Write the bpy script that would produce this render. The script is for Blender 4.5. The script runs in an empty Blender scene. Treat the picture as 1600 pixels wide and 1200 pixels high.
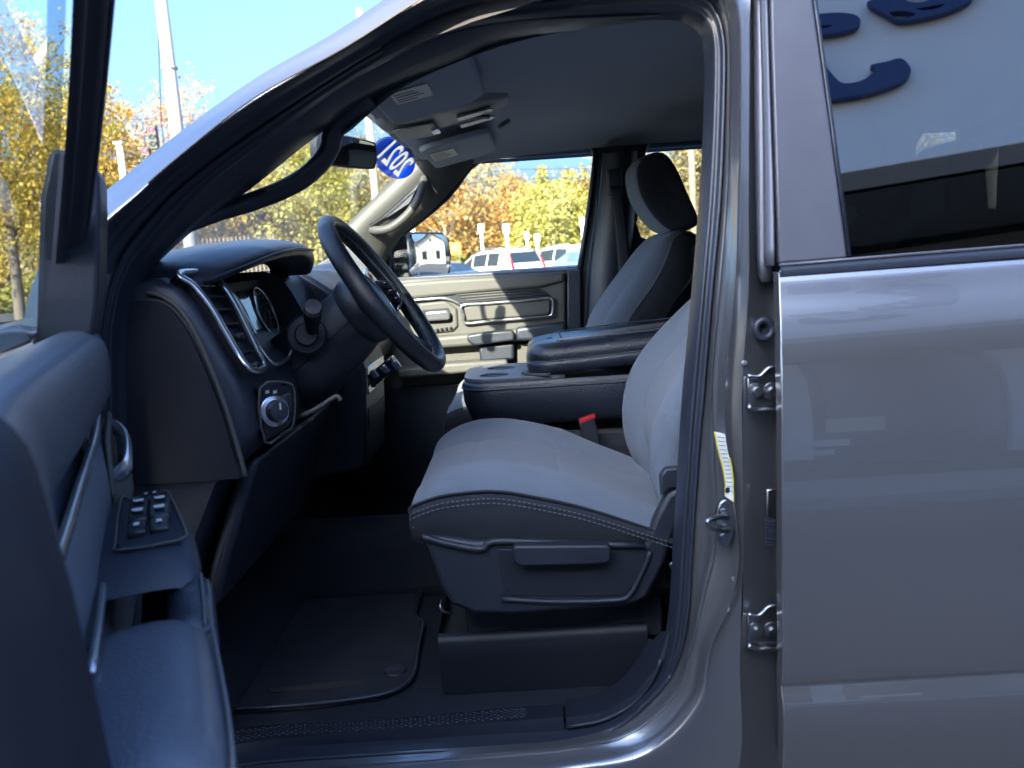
import bpy, bmesh, math, random
from mathutils import Vector, Matrix
V = Vector
R_ = math.radians
rnd = random.Random(7)
sc = bpy.context.scene
col = sc.collection

# ------------------------------------------------------------------ camera, sky, sun, exposure
CAM = V((0.0, -1.2, 1.56)); LENS = 29.25; FPX = 1300.0
PITCH, ROLL, YAW = R_(8.75), 0.066, R_(1.0)
fw = V((-math.sin(YAW)*math.cos(PITCH), math.cos(YAW)*math.cos(PITCH), -math.sin(PITCH)))
r0 = fw.cross(V((0, 0, 1))).normalized(); u0 = r0.cross(fw)
RT = r0*math.cos(ROLL) - u0*math.sin(ROLL)
UP = u0*math.cos(ROLL) + r0*math.sin(ROLL)
cd = bpy.data.cameras.new('camera'); cam = bpy.data.objects.new('camera', cd); col.objects.link(cam)
m = Matrix((RT, UP, -fw)).transposed().to_4x4(); m.translation = CAM
cam.matrix_world = m
cd.lens = LENS; cd.sensor_width = 36; cd.clip_start = 0.02; cd.clip_end = 900
cd.dof.use_dof = True; cd.dof.focus_distance = 1.9; cd.dof.aperture_fstop = 5.8
sc.camera = cam

SUN = V((-1.0, -2.75, 1.7)).normalized()
w = bpy.data.worlds.new('World'); sc.world = w; w.use_nodes = True
nt = w.node_tree; bg = nt.nodes['Background']
sky = nt.nodes.new('ShaderNodeTexSky'); sky.sky_type = 'NISHITA'; sky.sun_disc = False
sky.sun_elevation = math.asin(SUN.z); sky.sun_rotation = math.atan2(SUN.x, SUN.y)
sky.air_density = 1.0; sky.dust_density = 6.5; sky.ozone_density = 8.5
nt.links.new(sky.outputs[0], bg.inputs[0]); bg.inputs[1].default_value = 0.15
sl = bpy.data.lights.new('sun', 'SUN'); sl.energy = 4.4; sl.angle = R_(0.53); sl.color = (1.0, 0.89, 0.70)
so = bpy.data.objects.new('sun', sl); col.objects.link(so)
so.rotation_euler = SUN.to_track_quat('Z', 'Y').to_euler(); so.location = (-8, -22, 16)
vs = sc.view_settings; vs.view_transform = 'Standard'; vs.look = 'None'; vs.exposure = 2.25; vs.gamma = 1.0
cy = sc.cycles; cy.use_denoising = True; cy.max_bounces = 10; cy.diffuse_bounces = 4; cy.glossy_bounces = 4
cy.transmission_bounces = 6; cy.transparent_max_bounces = 12; cy.caustics_reflective = False; cy.caustics_refractive = False
cy.sample_clamp_indirect = 6.0

# ------------------------------------------------------------------ measuring helpers (pixel of the 1600x1200 photo + a known depth plane)
def ray(px, py): return RT*((px-800)/FPX) + UP*((600-py)/FPX) + fw
def A(px, py, y):
    d = ray(px, py); return CAM + d*((y-CAM.y)/d.y)
def AX(px, py, x):
    d = ray(px, py); return CAM + d*((x-CAM.x)/d.x)
def AZ(px, py, z):
    d = ray(px, py); return CAM + d*((z-CAM.z)/d.z)
TK = 0.18                                            # tumblehome of the cab sides above the belt
def skin(z): return TK*max(0.0, z-1.52)
def S(px, py, off):
    y = off
    for _ in range(8): y = off + skin(A(px, py, y).z)
    return A(px, py, y)

# ------------------------------------------------------------------ mesh helpers
def link(name, me, parent=None, smooth=True):
    o = bpy.data.objects.new(name, me); col.objects.link(o)
    if parent is not None:
        o.parent = parent; o.matrix_parent_inverse = WM[parent.name].inverted()
    WM[o.name] = Matrix.Identity(4)
    if smooth:
        for p in me.polygons: p.use_smooth = True
    return o
WM = {}
def empty(name, loc, label=None, cat=None, parent=None, group=None):
    o = bpy.data.objects.new(name, None); col.objects.link(o); o.location = loc; o.empty_display_size = .1
    WM[o.name] = Matrix.Translation(V(loc))
    if parent is not None:
        o.parent = parent; o.matrix_parent_inverse = WM[parent.name].inverted()
    tag(o, label, cat, group); return o
def tag(o, label=None, cat=None, group=None, kind=None):
    if label: o['label'] = label
    if cat: o['category'] = cat
    if group: o['group'] = group
    if kind: o['kind'] = kind
    return o
def mesh(name, verts, faces, mat, parent=None, smooth=True, bevel=0, seg=2, sub=0, auto=None, solid=0, mats=None, mi=None, weld=False):
    me = bpy.data.meshes.new(name); me.from_pydata([tuple(v) for v in verts], [], faces)
    if weld or True:
        bm = bmesh.new(); bm.from_mesh(me)
        if weld: bmesh.ops.remove_doubles(bm, verts=bm.verts, dist=1e-5)
        bmesh.ops.recalc_face_normals(bm, faces=bm.faces); bm.to_mesh(me); bm.free()
    for mm in (mats or [mat]): me.materials.append(mm)
    if mi is not None and len(mi) == len(me.polygons):
        for p, k in zip(me.polygons, mi): p.material_index = k
    o = link(name, me, parent, smooth)
    if solid:
        s = o.modifiers.new('thickness', 'SOLIDIFY'); s.thickness = abs(solid); s.offset = -1 if solid > 0 else 1
    if bevel:
        b = o.modifiers.new('bevel', 'BEVEL'); b.width = bevel; b.segments = seg; b.limit_method = 'ANGLE'; b.angle_limit = R_(35)
    if sub:
        s = o.modifiers.new('sub', 'SUBSURF'); s.levels = sub; s.render_levels = sub
    if auto is not None and smooth:
        me.set_sharp_from_angle(angle=R_(auto))
    return o
def cr(pts, n=4, closed=False):
    P = [V(p) for p in pts]; N = len(P); out = []
    rng = range(N if closed else N-1)
    for i in rng:
        p1, p2 = P[i], P[(i+1) % N]
        p0 = P[(i-1) % N] if closed or i > 0 else p1*2-p2
        p3 = P[(i+2) % N] if closed or i+2 < N else p2*2-p1
        for k in range(n):
            t = k/n; t2 = t*t; t3 = t2*t
            out.append(.5*((2*p1)+(p2-p0)*t+(2*p0-5*p1+4*p2-p3)*t2+(3*p1-p0-3*p2+p3)*t3))
    if not closed: out.append(P[-1].copy())
    return out
def grid(rows, cu=False, cv=False, caps=False):
    """rows of equal length -> verts, faces; cu closes along a row, cv closes across the rows"""
    n = len(rows[0]); m_ = len(rows); vs_ = [v for r in rows for v in r]; fs = []
    for i in range(m_ if cv else m_-1):
        for j in range(n if cu else n-1):
            a = i*n+j; b = i*n+(j+1) % n; c = ((i+1) % m_)*n+(j+1) % n; d = ((i+1) % m_)*n+j
            fs.append((a, b, c, d))
    if caps and cu:
        fs.append(tuple(range(n))[::-1]); fs.append(tuple((m_-1)*n+j for j in range(n)))
    return vs_, fs
def loft(name, rows, mat, parent=None, cu=False, cv=False, caps=False, **k):
    v, f = grid(rows, cu, cv, caps); return mesh(name, v, f, mat, parent, **k)
def prism(name, front, vec, mat, parent=None, bevel=.003, **k):
    """outline (3D points) extruded by vec"""
    n = len(front); vec = V(vec); v = [V(p) for p in front] + [V(p)+vec for p in front]
    f = [tuple(range(n)), tuple(range(2*n-1, n-1, -1))] + [(i, (i+1) % n, n+(i+1) % n, n+i) for i in range(n)]
    return mesh(name, v, f, mat, parent, bevel=bevel, auto=35, **k)
def frame_at(path, i, closed, ref):
    N = len(path)
    a = path[(i-1) % N] if closed or i > 0 else path[i]; b = path[(i+1) % N] if closed or i < N-1 else path[i]
    t = (b-a).normalized(); s = t.cross(ref)
    if s.length < 1e-5: s = t.cross(V((.3, .5, .81)))
    s.normalize(); return t, s, s.cross(t).normalized()
def tube(name, path, r, mat, parent=None, n=10, closed=False, ref=(0, 0, 1), flat=1.0, radii=None, **k):
    ref = V(ref); path = [V(p) for p in path]; rows = []
    for i, p in enumerate(path):
        t, s, u = frame_at(path, i, closed, ref); rr = radii[i] if radii else r
        rows.append([p + s*(math.cos(2*math.pi*j/n)*rr) + u*(math.sin(2*math.pi*j/n)*rr*flat) for j in range(n)])
    v, f = grid(rows, True, closed, not closed); return mesh(name, v, f, mat, parent, **k)
def box(name, c, s, mat, parent=None, bevel=.003, rot=None, **k):
    c = V(c); hx, hy, hz = s[0]/2, s[1]/2, s[2]/2
    v = [V((x, y, z)) for x in (-hx, hx) for y in (-hy, hy) for z in (-hz, hz)]
    if rot is not None: v = [rot @ p for p in v]
    v = [p+c for p in v]
    f = [(0, 1, 3, 2), (4, 6, 7, 5), (0, 4, 5, 1), (2, 3, 7, 6), (0, 2, 6, 4), (1, 5, 7, 3)]
    return mesh(name, v, f, mat, parent, bevel=bevel, auto=35, **k)
def lathe(name, prof, c, axis, mat, parent=None, n=24, **k):
    """prof: (radius, height along axis)"""
    ax = V(axis).normalized(); s = ax.cross(V((0, 0, 1)))
    if s.length < 1e-4: s = V((1, 0, 0))
    s.normalize(); u = ax.cross(s); c = V(c)
    rows = [[c+ax*h+s*(r*math.cos(2*math.pi*j/n))+u*(r*math.sin(2*math.pi*j/n)) for j in range(n)] for r, h in prof]
    v, f = grid(rows, True, False, True); return mesh(name, v, f, mat, parent, auto=40, **k)
def holed(name, outlines, origin, ex, ey, thick, mat, parent=None, bev=0.0):
    """flat plate with holes: outlines in 2D, first is the rim; placed with axes ex, ey"""
    cu = bpy.data.curves.new(name, 'CURVE'); cu.dimensions = '2D'; cu.fill_mode = 'BOTH'; cu.extrude = thick/2; cu.bevel_depth = bev; cu.bevel_resolution = 1
    for ol in outlines:
        sp = cu.splines.new('POLY'); sp.points.add(len(ol)-1); sp.use_cyclic_u = True
        for p, q in zip(sp.points, ol): p.co = (q[0], q[1], 0, 1)
    o = bpy.data.objects.new(name, cu); col.objects.link(o)
    me = bpy.data.meshes.new_from_object(o); bpy.data.objects.remove(o); bpy.data.curves.remove(cu)
    ex = V(ex); ey = V(ey); ez = ex.cross(ey).normalized(); M = Matrix((ex, ey, ez)).transposed().to_4x4(); M.translation = V(origin)
    me.transform(M); me.materials.clear(); me.materials.append(mat)
    o = link(name, me, parent); me.set_sharp_from_angle(angle=R_(35)); return o
def textmesh(name, body, size, origin, ex, ey, mat, parent=None, extrude=.0006, bold=.0, align='CENTER'):
    cu = bpy.data.curves.new(name, 'FONT'); cu.body = body; cu.size = size; cu.extrude = extrude; cu.offset = bold; cu.align_x = align; cu.align_y = 'CENTER'
    cu.resolution_u = 3
    o = bpy.data.objects.new(name, cu); col.objects.link(o)
    me = bpy.data.meshes.new_from_object(o); bpy.data.objects.remove(o); bpy.data.curves.remove(cu)
    ex = V(ex).normalized(); ey = V(ey).normalized(); M = Matrix((ex, ey, ex.cross(ey))).transposed().to_4x4(); M.translation = V(origin)
    me.transform(M); me.materials.clear(); me.materials.append(mat)
    return link(name, me, parent, smooth=False)
def interp(tab, x):
    if x <= tab[0][0]: return tab[0][1]
    for (a, b), (c, d) in zip(tab, tab[1:]):
        if x <= c: return b+(d-b)*(x-a)/(c-a)
    return tab[-1][1]

# ------------------------------------------------------------------ materials
def mat(name, base, rough=.5, metal=0, coat=0, spec=.5, bump=0, bscale=200, var=0, vscale=8, sheen=0, wr=0, emit=None, ctint=None, coatr=.03, detail=3):
    m_ = bpy.data.materials.new(name); m_.use_nodes = True; t = m_.node_tree; b = t.nodes['Principled BSDF']
    b.inputs['Base Color'].default_value = (*base, 1); b.inputs['Roughness'].default_value = rough; b.inputs['Metallic'].default_value = metal
    b.inputs['Coat Weight'].default_value = coat; b.inputs['Coat IOR'].default_value = 1.9 if coat >= .7 else 1.5; b.inputs['Coat Roughness'].default_value = coatr; b.inputs['Specular IOR Level'].default_value = spec
    if sheen: b.inputs['Sheen Weight'].default_value = sheen
    if emit: b.inputs['Emission Color'].default_value = (*emit[0], 1); b.inputs['Emission Strength'].default_value = emit[1]
    co = t.nodes.new('ShaderNodeTexCoord')
    if var:
        n = t.nodes.new('ShaderNodeTexNoise'); n.inputs['Scale'].default_value = vscale; n.inputs['Detail'].default_value = 5
        t.links.new(co.outputs['Object'], n.inputs['Vector'])
        mx = t.nodes.new('ShaderNodeMix'); mx.data_type = 'RGBA'
        mx.inputs[6].default_value = (*[c*(1-var) for c in base], 1); mx.inputs[7].default_value = (*[min(1, c*(1+var)) for c in base], 1)
        t.links.new(n.outputs['Fac'], mx.inputs[0]); t.links.new(mx.outputs[2], b.inputs['Base Color'])
        mr = t.nodes.new('ShaderNodeMapRange'); mr.inputs[3].default_value = max(.02, rough-.09); mr.inputs[4].default_value = min(1, rough+.09)
        t.links.new(n.outputs['Fac'], mr.inputs[0]); t.links.new(mr.outputs[0], b.inputs['Roughness'])
    if bump:
        n2 = t.nodes.new('ShaderNodeTexNoise'); n2.inputs['Scale'].default_value = bscale; n2.inputs['Detail'].default_value = detail
        t.links.new(co.outputs['Object'], n2.inputs['Vector'])
        bp = t.nodes.new('ShaderNodeBump'); bp.inputs['Strength'].default_value = bump; bp.inputs['Distance'].default_value = .002
        t.links.new(n2.outputs['Fac'], bp.inputs['Height']); t.links.new(bp.outputs[0], b.inputs['Normal'])
        if wr:
            n3 = t.nodes.new('ShaderNodeTexNoise'); n3.inputs['Scale'].default_value = 11; n3.inputs['Detail'].default_value = 2; n3.inputs['Distortion'].default_value = .8
            t.links.new(co.outputs['Object'], n3.inputs['Vector']); b2 = t.nodes.new('ShaderNodeBump'); b2.inputs['Strength'].default_value = wr; b2.inputs['Distance'].default_value = .02
            t.links.new(n3.outputs['Fac'], b2.inputs['Height']); t.links.new(b2.outputs[0], bp.inputs['Normal'])
    return m_
def glass_mat(name, tint, ior=1.5, rough=0.0, f0_=None):
    m_ = bpy.data.materials.new(name); m_.use_nodes = True; t = m_.node_tree; t.nodes.remove(t.nodes['Principled BSDF'])
    out = t.nodes['Material Output']; tr = t.nodes.new('ShaderNodeBsdfTransparent'); tr.inputs[0].default_value = (*tint, 1)
    gl = t.nodes.new('ShaderNodeBsdfGlossy'); gl.inputs['Roughness'].default_value = rough; gl.inputs[0].default_value = (1, 1, 1, 1)
    lw = t.nodes.new('ShaderNodeLayerWeight'); lw.inputs[0].default_value = .5
    pw_ = t.nodes.new('ShaderNodeMath'); pw_.operation = 'POWER'; pw_.inputs[1].default_value = 5; t.links.new(lw.outputs['Facing'], pw_.inputs[0])
    f0 = f0_ or 2*((ior-1)/(ior+1))**2; fr = t.nodes.new('ShaderNodeMath'); fr.operation = 'MULTIPLY_ADD'; fr.inputs[1].default_value = 1-f0; fr.inputs[2].default_value = f0; fr.use_clamp = True
    t.links.new(pw_.outputs[0], fr.inputs[0]); mx = t.nodes.new('ShaderNodeMixShader')
    t.links.new(fr.outputs[0], mx.inputs[0]); t.links.new(tr.outputs[0], mx.inputs[1]); t.links.new(gl.outputs[0], mx.inputs[2]); t.links.new(mx.outputs[0], out.inputs[0])
    return m_
PAINT = mat('silver_paint', (.365, .360, .372), rough=.20, metal=.8, coat=1, coatr=.02, bump=.03, bscale=1400)
PAINT_IN = mat('silver_paint_jamb', (.38, .382, .405), rough=.28, metal=.8, coat=.7, coatr=.06)
SATIN = mat('satin_pillar', (.15, .152, .178), rough=.36, metal=.3, var=.05, vscale=30)
BLACK = mat('black_plastic', (.018, .021, .032), rough=.5, bump=.25, bscale=900)
PLAST = mat('charcoal_plastic', (.024, .029, .044), rough=.42, spec=.6, bump=.35, bscale=700, var=.12, vscale=14)
SOFT = mat('charcoal_soft_trim', (.026, .032, .050), rough=.40, spec=.7, bump=.5, bscale=420, var=.1, vscale=20, coat=.15, coatr=.35)
GREYTRIM = mat('grey_trim', (.105, .103, .096), rough=.55, bump=.25, bscale=500, var=.05, vscale=10)
RUBBER = mat('black_rubber', (.030, .036, .054), rough=.36, spec=.6, bump=.15, bscale=500)
LEATH = mat('black_vinyl', (.024, .031, .050), rough=.30, spec=.8, bump=.8, bscale=260, var=.1, vscale=30, detail=6, coat=.35, coatr=.28)
FABL = mat('grey_fabric', (.165, .195, .25), rough=.9, bump=.9, bscale=700, var=.10, vscale=90, sheen=.2, wr=.25)
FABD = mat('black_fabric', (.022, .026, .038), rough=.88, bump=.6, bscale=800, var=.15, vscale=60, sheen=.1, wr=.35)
HEAD = mat('headliner_fabric', (.44, .47, .53), rough=.95, bump=.4, bscale=700, var=.05, vscale=6)
CARPET = mat('carpet', (.016, .020, .032), rough=.97, bump=1.0, bscale=600, var=.45, vscale=120)
MATM = mat('mat_carpet', (.026, .029, .040), rough=.95, bump=1.0, bscale=500, var=.6, vscale=14)
CHROME = mat('satin_silver', (.62, .64, .68), rough=.24, metal=.9)
STEEL = mat('zinc_steel', (.36, .37, .39), rough=.32, metal=1.0, var=.1, vscale=60)
GLOSSB = mat('piano_black', (.008, .009, .012), rough=.08, coat=.6)
WHITEP = mat('white_print', (.78, .78, .76), rough=.55, var=.04, vscale=60)
YELLOW = mat('yellow_print', (.75, .66, .05), rough=.5)
RED = mat('red_plastic', (.55, .02, .03), rough=.35)
STITCH = mat('grey_thread', (.13, .14, .16), rough=.8)
LABELC = mat('cream_label', (.85, .82, .70), rough=.6)
MIRR = mat('mirror_glass', (.86, .88, .9), rough=.01, metal=1.0)
GLASS = glass_mat('clear_glass', (.86, .93, .92), 1.45)
GLASSD = glass_mat('door_glass', (.74, .84, .84), 1.52)
TINT = glass_mat('privacy_glass', (.24, .28, .32), 1.85, f0_=.46)
def translucent(name, c):
    m_ = mat(name, c, rough=.4); t = m_.node_tree; tl = t.nodes.new('ShaderNodeBsdfTranslucent'); tl.inputs[0].default_value = (*c, 1); mx = t.nodes.new('ShaderNodeMixShader'); mx.inputs[0].default_value = .75
    t.links.new(t.nodes['Principled BSDF'].outputs[0], mx.inputs[1]); t.links.new(tl.outputs[0], mx.inputs[2]); t.links.new(mx.outputs[0], t.nodes['Material Output'].inputs[0]); return m_
BLUE = translucent('blue_decal', (.05, .20, .62)); WHITET = translucent('white_decal', (.8, .8, .78))
DOORV = mat('door_vinyl', (.095, .110, .150), rough=.34, spec=.8, bump=1.0, bscale=260, var=.14, vscale=25, detail=8, coat=.45, coatr=.28)
LENS_ = mat('lamp_lens', (.70, .55, .38), rough=.25)
WHEELM = mat('wheel_leather', (.012, .015, .024), rough=.30, spec=.7, bump=.6, bscale=500, var=.1, vscale=30)
OVERH = mat('overhead_grey', (.34, .335, .325), rough=.5, bump=.25, bscale=500, var=.05, vscale=10)
PILLARG = mat('pillar_grey', (.072, .071, .068), rough=.5, bump=.3, bscale=500, var=.06, vscale=10)
# ================================================================== the pickup truck
truck = empty('pickup_truck', (0.6, 1.0, 0), 'silver crew cab pickup truck with its driver door standing open', 'pickup truck')
GND = 0.0
# ---- door aperture: nested loops from the rubber seal out to the painted side
def seq(pts, offs):
    P3 = []
    for i, (p, q) in enumerate(pts):
        o_ = offs(i) if callable(offs) else offs
        P3.append(S(p, q, o_))
    return cr(P3, 5, True)
L0 = [(250,1184),(460,1170),(800,1149),(887,1143),(950,1130),(1005,1096),(1036,1040),(1050,960),(1057,850),(1066,700),(1073,600),(1087,450),(1097,330),(1104,215),(1107,110),(1105,64),(1099,46),(1080,31),(1030,23),(800,34),(690,58),(565,118),(400,232),(310,304),(255,365),(210,425),(190,490),(185,560),(188,700),(198,900),(215,1100)]
L1 = [(240,1200),(460,1184),(800,1163),(900,1152),(972,1128),(1040,1062),(1066,1010),(1078,950),(1084,850),(1094,700),(1103,600),(1115,450),(1126,330),(1131,230),(1134,100),(1131,55),(1122,22),(1100,-5),(1030,-18),(800,8),(690,32),(560,101),(400,207),(300,280),(240,338),(192,402),(168,480),(161,560),(165,700),(178,900),(200,1110)]
L2 = [(230,1214),(460,1200),(800,1176),(900,1165),(985,1143),(1053,1085),(1078,1015),(1098,925),(1114,850),(1114,700),(1111,600),(1123,450),(1133,330),(1138,230),(1140,100),(1138,50),(1130,12),(1108,-22),(1030,-38),(800,-14),(690,10),(555,78),(400,172),(290,250),(225,312),(172,385),(150,470),(143,560),(146,700),(160,900),(185,1120)]
L3 = [(220,1240),(460,1228),(800,1205),(900,1195),(1010,1173),(1088,1095),(1107,1010),(1142,930),(1153,850),(1133,700),(1131,600),(1146,450),(1150,330),(1152,230),(1152,100),(1151,40),(1145,0),(1125,-40),(1030,-62),(800,-40),(690,-16),(540,76),(400,154),(285,243),(222,298),(150,364),(100,470),(95,560),(100,700),(120,900),(155,1140)]
L4 = [(200,1330),(460,1320),(800,1310),(960,1310),(1110,1300),(1156,1190),(1156,1040),(1159,930),(1162,850),(1160,700),(1160,600),(1170,450),(1170,330),(1170,230),(1171,100),(1171,40),(1171,-20),(1150,-70),(1030,-95),(800,-80),(690,-56),(520,52),(400,121),(285,203),(222,253),(140,322),(60,420),(30,560),(40,700),(70,900),(120,1160)]
isB = lambda i: 4 <= i <= 16
o4 = lambda i: .036 if isB(i) else (.02 if i < 4 else .060)
o3 = lambda i: .034 if isB(i) else (.03 if i < 4 else .012)
o2 = lambda i: .064 if isB(i) else (.068 if i < 4 else .055)
r0_, r1_, r2_, r3_, r4_ = seq(L0, .125), seq(L1, .092), seq(L2, o2), seq(L3, o3), seq(L4, o4)
mid23 = [a.lerp(b, .5)+V((0, .006, 0)) for a, b in zip(r2_, r3_)]
hl3 = [a.lerp(b, .06)+V((0, -.004, 0)) for a, b in zip(r3_, r4_)]
cen = V((0, 0, 1.35))
r5_ = [p + V((-.012 if p.x < -.1 else .012, .06, -.004)) for p in r4_]
wB = [1.0 if i//5 <= 16 else 0.0 for i in range(len(r4_))]   # pressed ridges only on the sill and B pillar
def lp(ra, rb, t, dy=0): return [a.lerp(b, t)+V((0, dy*w_, 0)) for a, b, w_ in zip(ra, rb, wB)]
body = loft('body_side', [r1_, lp(r1_, r2_, .5, .006), lp(r1_, r2_, .86, .003), lp(r1_, r2_, .97, -.003), lp(r2_, r3_, .06, -.002), lp(r2_, r3_, .18, .006), lp(r2_, r3_, .5, .010), lp(r2_, r3_, .82, .006), lp(r2_, r3_, .95, -.003), lp(r3_, r4_, .04, -.006), lp(r3_, r4_, .14, -.003), lp(r3_, r4_, .5, .0), r4_, r5_], PAINT_IN, truck, cu=True, auto=60)
# rubber seal round the opening
def seal_rows(ra, rb):
    out = []
    for t, dy in ((0, .03), (.02, .006), (.18, -.012), (.36, -.016), (.52, -.004), (.66, -.014), (.84, -.014), (.98, .0), (1.0, .02)):
        out.append([a.lerp(b, t)+V((0, dy, 0)) for a, b in zip(ra, rb)])
    return out
loft('door_seal', seal_rows(r0_, r1_), RUBBER, body, cu=True)
# second weatherstrip along the windscreen pillar and the roof rail
NN = len(r1_); k0, k1 = 16*5+2, 30*5
idx = list(range(k0, k1))
def sub(r): return [r[i] for i in idx]
ra, rb = sub(r1_), sub(r3_)
rows = []
for t, dy in ((.08, .02), (.1, -.006), (.3, -.016), (.42, -.004), (.6, -.010), (.72, -.024), (.9, -.014), (.97, .01)):
    rows.append([a.lerp(b, t)+V((0, dy, 0)) for a, b in zip(ra, rb)])
loft('roof_rail_seal', rows, RUBBER, body)
# drip edge of the painted pillar (thin warm line beside the strip)
tube('pillar_edge', [p+V((0, -.006, 0)) for p in sub(r3_)][:-30], .0013, mat('edge_clip', (.10, .085, .065), rough=.6), body, n=6)
# B pillar: recess with the rear door hinges
def line(pts, off): return cr([S(p, q, off) for p, q in pts], 4)
pl = line([(1170,-20),(1170,200),(1170,430),(1161,600),(1161,850),(1160,960),(1152,1040),(1155,1210)], .037)
rec1 = line([(1174,-20),(1174,200),(1174,430),(1176,600),(1174,850),(1174,960),(1176,1040),(1180,1210)], .050)
rec2 = line([(1235,-20),(1240,200),(1245,430),(1248,600),(1248,850),(1250,960),(1250,1040),(1250,1210)], .13)
loft('pillar_recess', [pl, rec1, rec2], PAINT_IN, body, auto=50)
loft('pillar_strip', [line([(1176,-20),(1177,120),(1180,300),(1183,430)], .05), line([(1186,-20),(1189,120),(1190,300),(1190,440)], .038), line([(1199,-20),(1203,120),(1206,300),(1206,440)], .044), line([(1205,-20),(1209,120),(1212,300),(1212,440)], .07)], SATIN, body, solid=.003)
loft('pillar_flange', [line([(1199,-20),(1204,150),(1209,300),(1211,415)], .012), line([(1189,-20),(1194,150),(1196,300),(1197,415)], .03), line([(1190,-20),(1195,150),(1197,300),(1198,415)], .045)], SATIN, body, solid=.003)
tube('grommet', cr([S(1194+13*math.cos(a), 514+14*math.sin(a), .052) for a in [i*math.pi/4 for i in range(8)]], 3, True), .006, RUBBER, body, closed=True, ref=(0, 1, 0))
lathe('grommet_plug', [(.001, 0), (.011, 0), (.013, .004)], S(1194, 514, .058), (0, 1, 0), RUBBER, body, n=16)
for hy, flip in ((612, 1), (985, -1)):
    h = prism('hinge', [S(p, hy+q, .036) for p, q in ((1167,-24),(1186,-22),(1200,-34),(1224,-36),(1224,26),(1205,24),(1190,26),(1168,22))], (0, .012, 0), STEEL, body, bevel=.003)
    tube('hinge_flange', cr([S(p, hy+q, .031) for p, q in ((1168,-25),(1187,-24),(1202,-37),(1224,-39))], 4), .004, STEEL, h, n=8, ref=(0, 1, 0))
    tube('hinge_flange', cr([S(p, hy+q, .031) for p, q in ((1168,23),(1184,29),(1200,28),(1224,30))], 4), .005, STEEL, h, n=8, ref=(0, 1, 0))
    for bx_ in (1182, 1206):
        lathe('bolt', [(.001, -.012), (.007, -.012), (.008, -.004), (.013, -.003), (.014, 0)], S(bx_, hy-1, .035), (0, 1, 0), STEEL, h, n=12)
for (p, q) in ((1163, 568), (1146, 905), (1146, 918)):
    lathe('rivet', [(.001, -.004), (.004, -.003), (.0055, 0)], S(p, q, .036), (0, 1, 0), PAINT_IN, body, n=10)
prism('door_switch_plate', [S(p, q, .040) for p, q in ((1143,608),(1147,606),(1149,612),(1149,660),(1146,664),(1142,660))], (0, .004, 0), PAINT_IN, body, bevel=.002)
for k in range(9): lathe('wiring_boot', [(.006, -.003), (.011, 0), (.006, .003)], S(1206, 812+k*4.6, .05), (0, 0, 1), RUBBER, body, n=12)
prism('check_bracket', [S(p, q, .042) for p, q in ((1197,765),(1216,762),(1216,815),(1197,810))], (0, .008, 0), STEEL, body, bevel=.003)
# striker
st = prism('striker', [S(1133+16*math.cos(a), 818+38*math.sin(a), .030) for a in [i*math.pi/9 for i in range(18)]], (0, .012, 0), STEEL, body, bevel=.003)
tube('striker_loop', cr([S(1137,808,.028), S(1122,808,.000), S(1108,812,-.012), S(1106,818,-.014), S(1114,826,-.012), S(1126,829,.0), S(1139,828,.028)], 5), .0042, STEEL, st, n=10)
for q in (801, 840): lathe('screw', [(.001, -.004), (.006, -.004), (.0075, 0)], S(1131, q, .029), (0, 1, 0), STEEL, st, n=12)
# warning label lying in the channel
la = [S(p, q, .044) for p, q in ((1114,672),(1119,700),(1126,725),(1130,750),(1130,772))]
lb = [S(p, q, .036) for p, q in ((1130,676),(1134,700),(1140,725),(1143,750),(1144,782))]
la, lb = cr(la, 4), cr(lb, 4)
la = [a+V((0,-.010,0)) for a in la]; lb = [a+V((0,-.010,0)) for a in lb]
lab = loft('warning_label', [la, [a.lerp(b, .5) for a, b in zip(la, lb)], lb], WHITEP, body)
tube('label_border', [a+V((0,-.001,0)) for a in la[:-1]], .0011, YELLOW, lab, n=6)
tube('label_border', [a+V((0,-.001,0)) for a in lb[6:]], .0012, YELLOW, lab, n=6)
for i in range(1, len(la)-2, 1):
    a, b = la[i], lb[i]
    for f0, f1 in ((.2, .62), (.66, .85)) if i % 2 else ((.2, .45), (.5, .85)):
        tube('print_line', [a.lerp(b, f0)+V((0,-.0014,0)), a.lerp(b, f1)+V((0,-.0014,0))], .0005, GREYTRIM, lab, n=4)
lathe('label_symbol', [(.0005, -.001), (.0042, -.001), (.0045, 0)], la[-3].lerp(lb[-3], .32)+V((0, -.001, 0)), (0, 1, 0), BLACK, lab, n=12)

# ---- rear door
prof = [(0.50,.040),(.60,.012),(.68,-.014),(.76,-.036),(.83,-.049),(.868,-.0505),(.893,-.0435),(.902,-.0415),(.908,-.046),(.92,-.049),(.98,-.056),(1.08,-.060),(1.2,-.059),(1.29,-.054),(1.36,-.045),(1.40,-.036),(1.44,-.024),(1.475,-.010),(1.502,.0),(1.512,.006)]
pz = cr([(0, y, z) for z, y in prof], 3)
XF = []
for px, py in ((1223,1330),(1223,1200),(1222,1085),(1222,900),(1222,700),(1220,560),(1217,430)):   # leading edge of the rear door
    y_ = 0
    for _ in range(6): y_ = interp(prof, A(px, py, y_).z)
    q_ = A(px, py, y_); XF.append((q_.z, q_.x))
def xfront(z): return interp(XF, z)
rows = []
for k, f in enumerate((0, 0, .0015, .012, .06, .25, .45, .65, .85, 1.05, 1.2)):
    row = []
    for p in pz:
        x = xfront(p.z)+f; y = p.y
        if k == 0: y += .028
        if k == 1: y += .0012
        row.append(V((x, y, p.z)))
    rows.append(row)
rdoor = loft('rear_door', rows, PAINT, truck, auto=28)
tube('door_hem', [V((xfront(p.z)+.0006, p.y+.0014, p.z)) for p in pz], .0011, PAINT_IN, rdoor, n=6)
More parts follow.
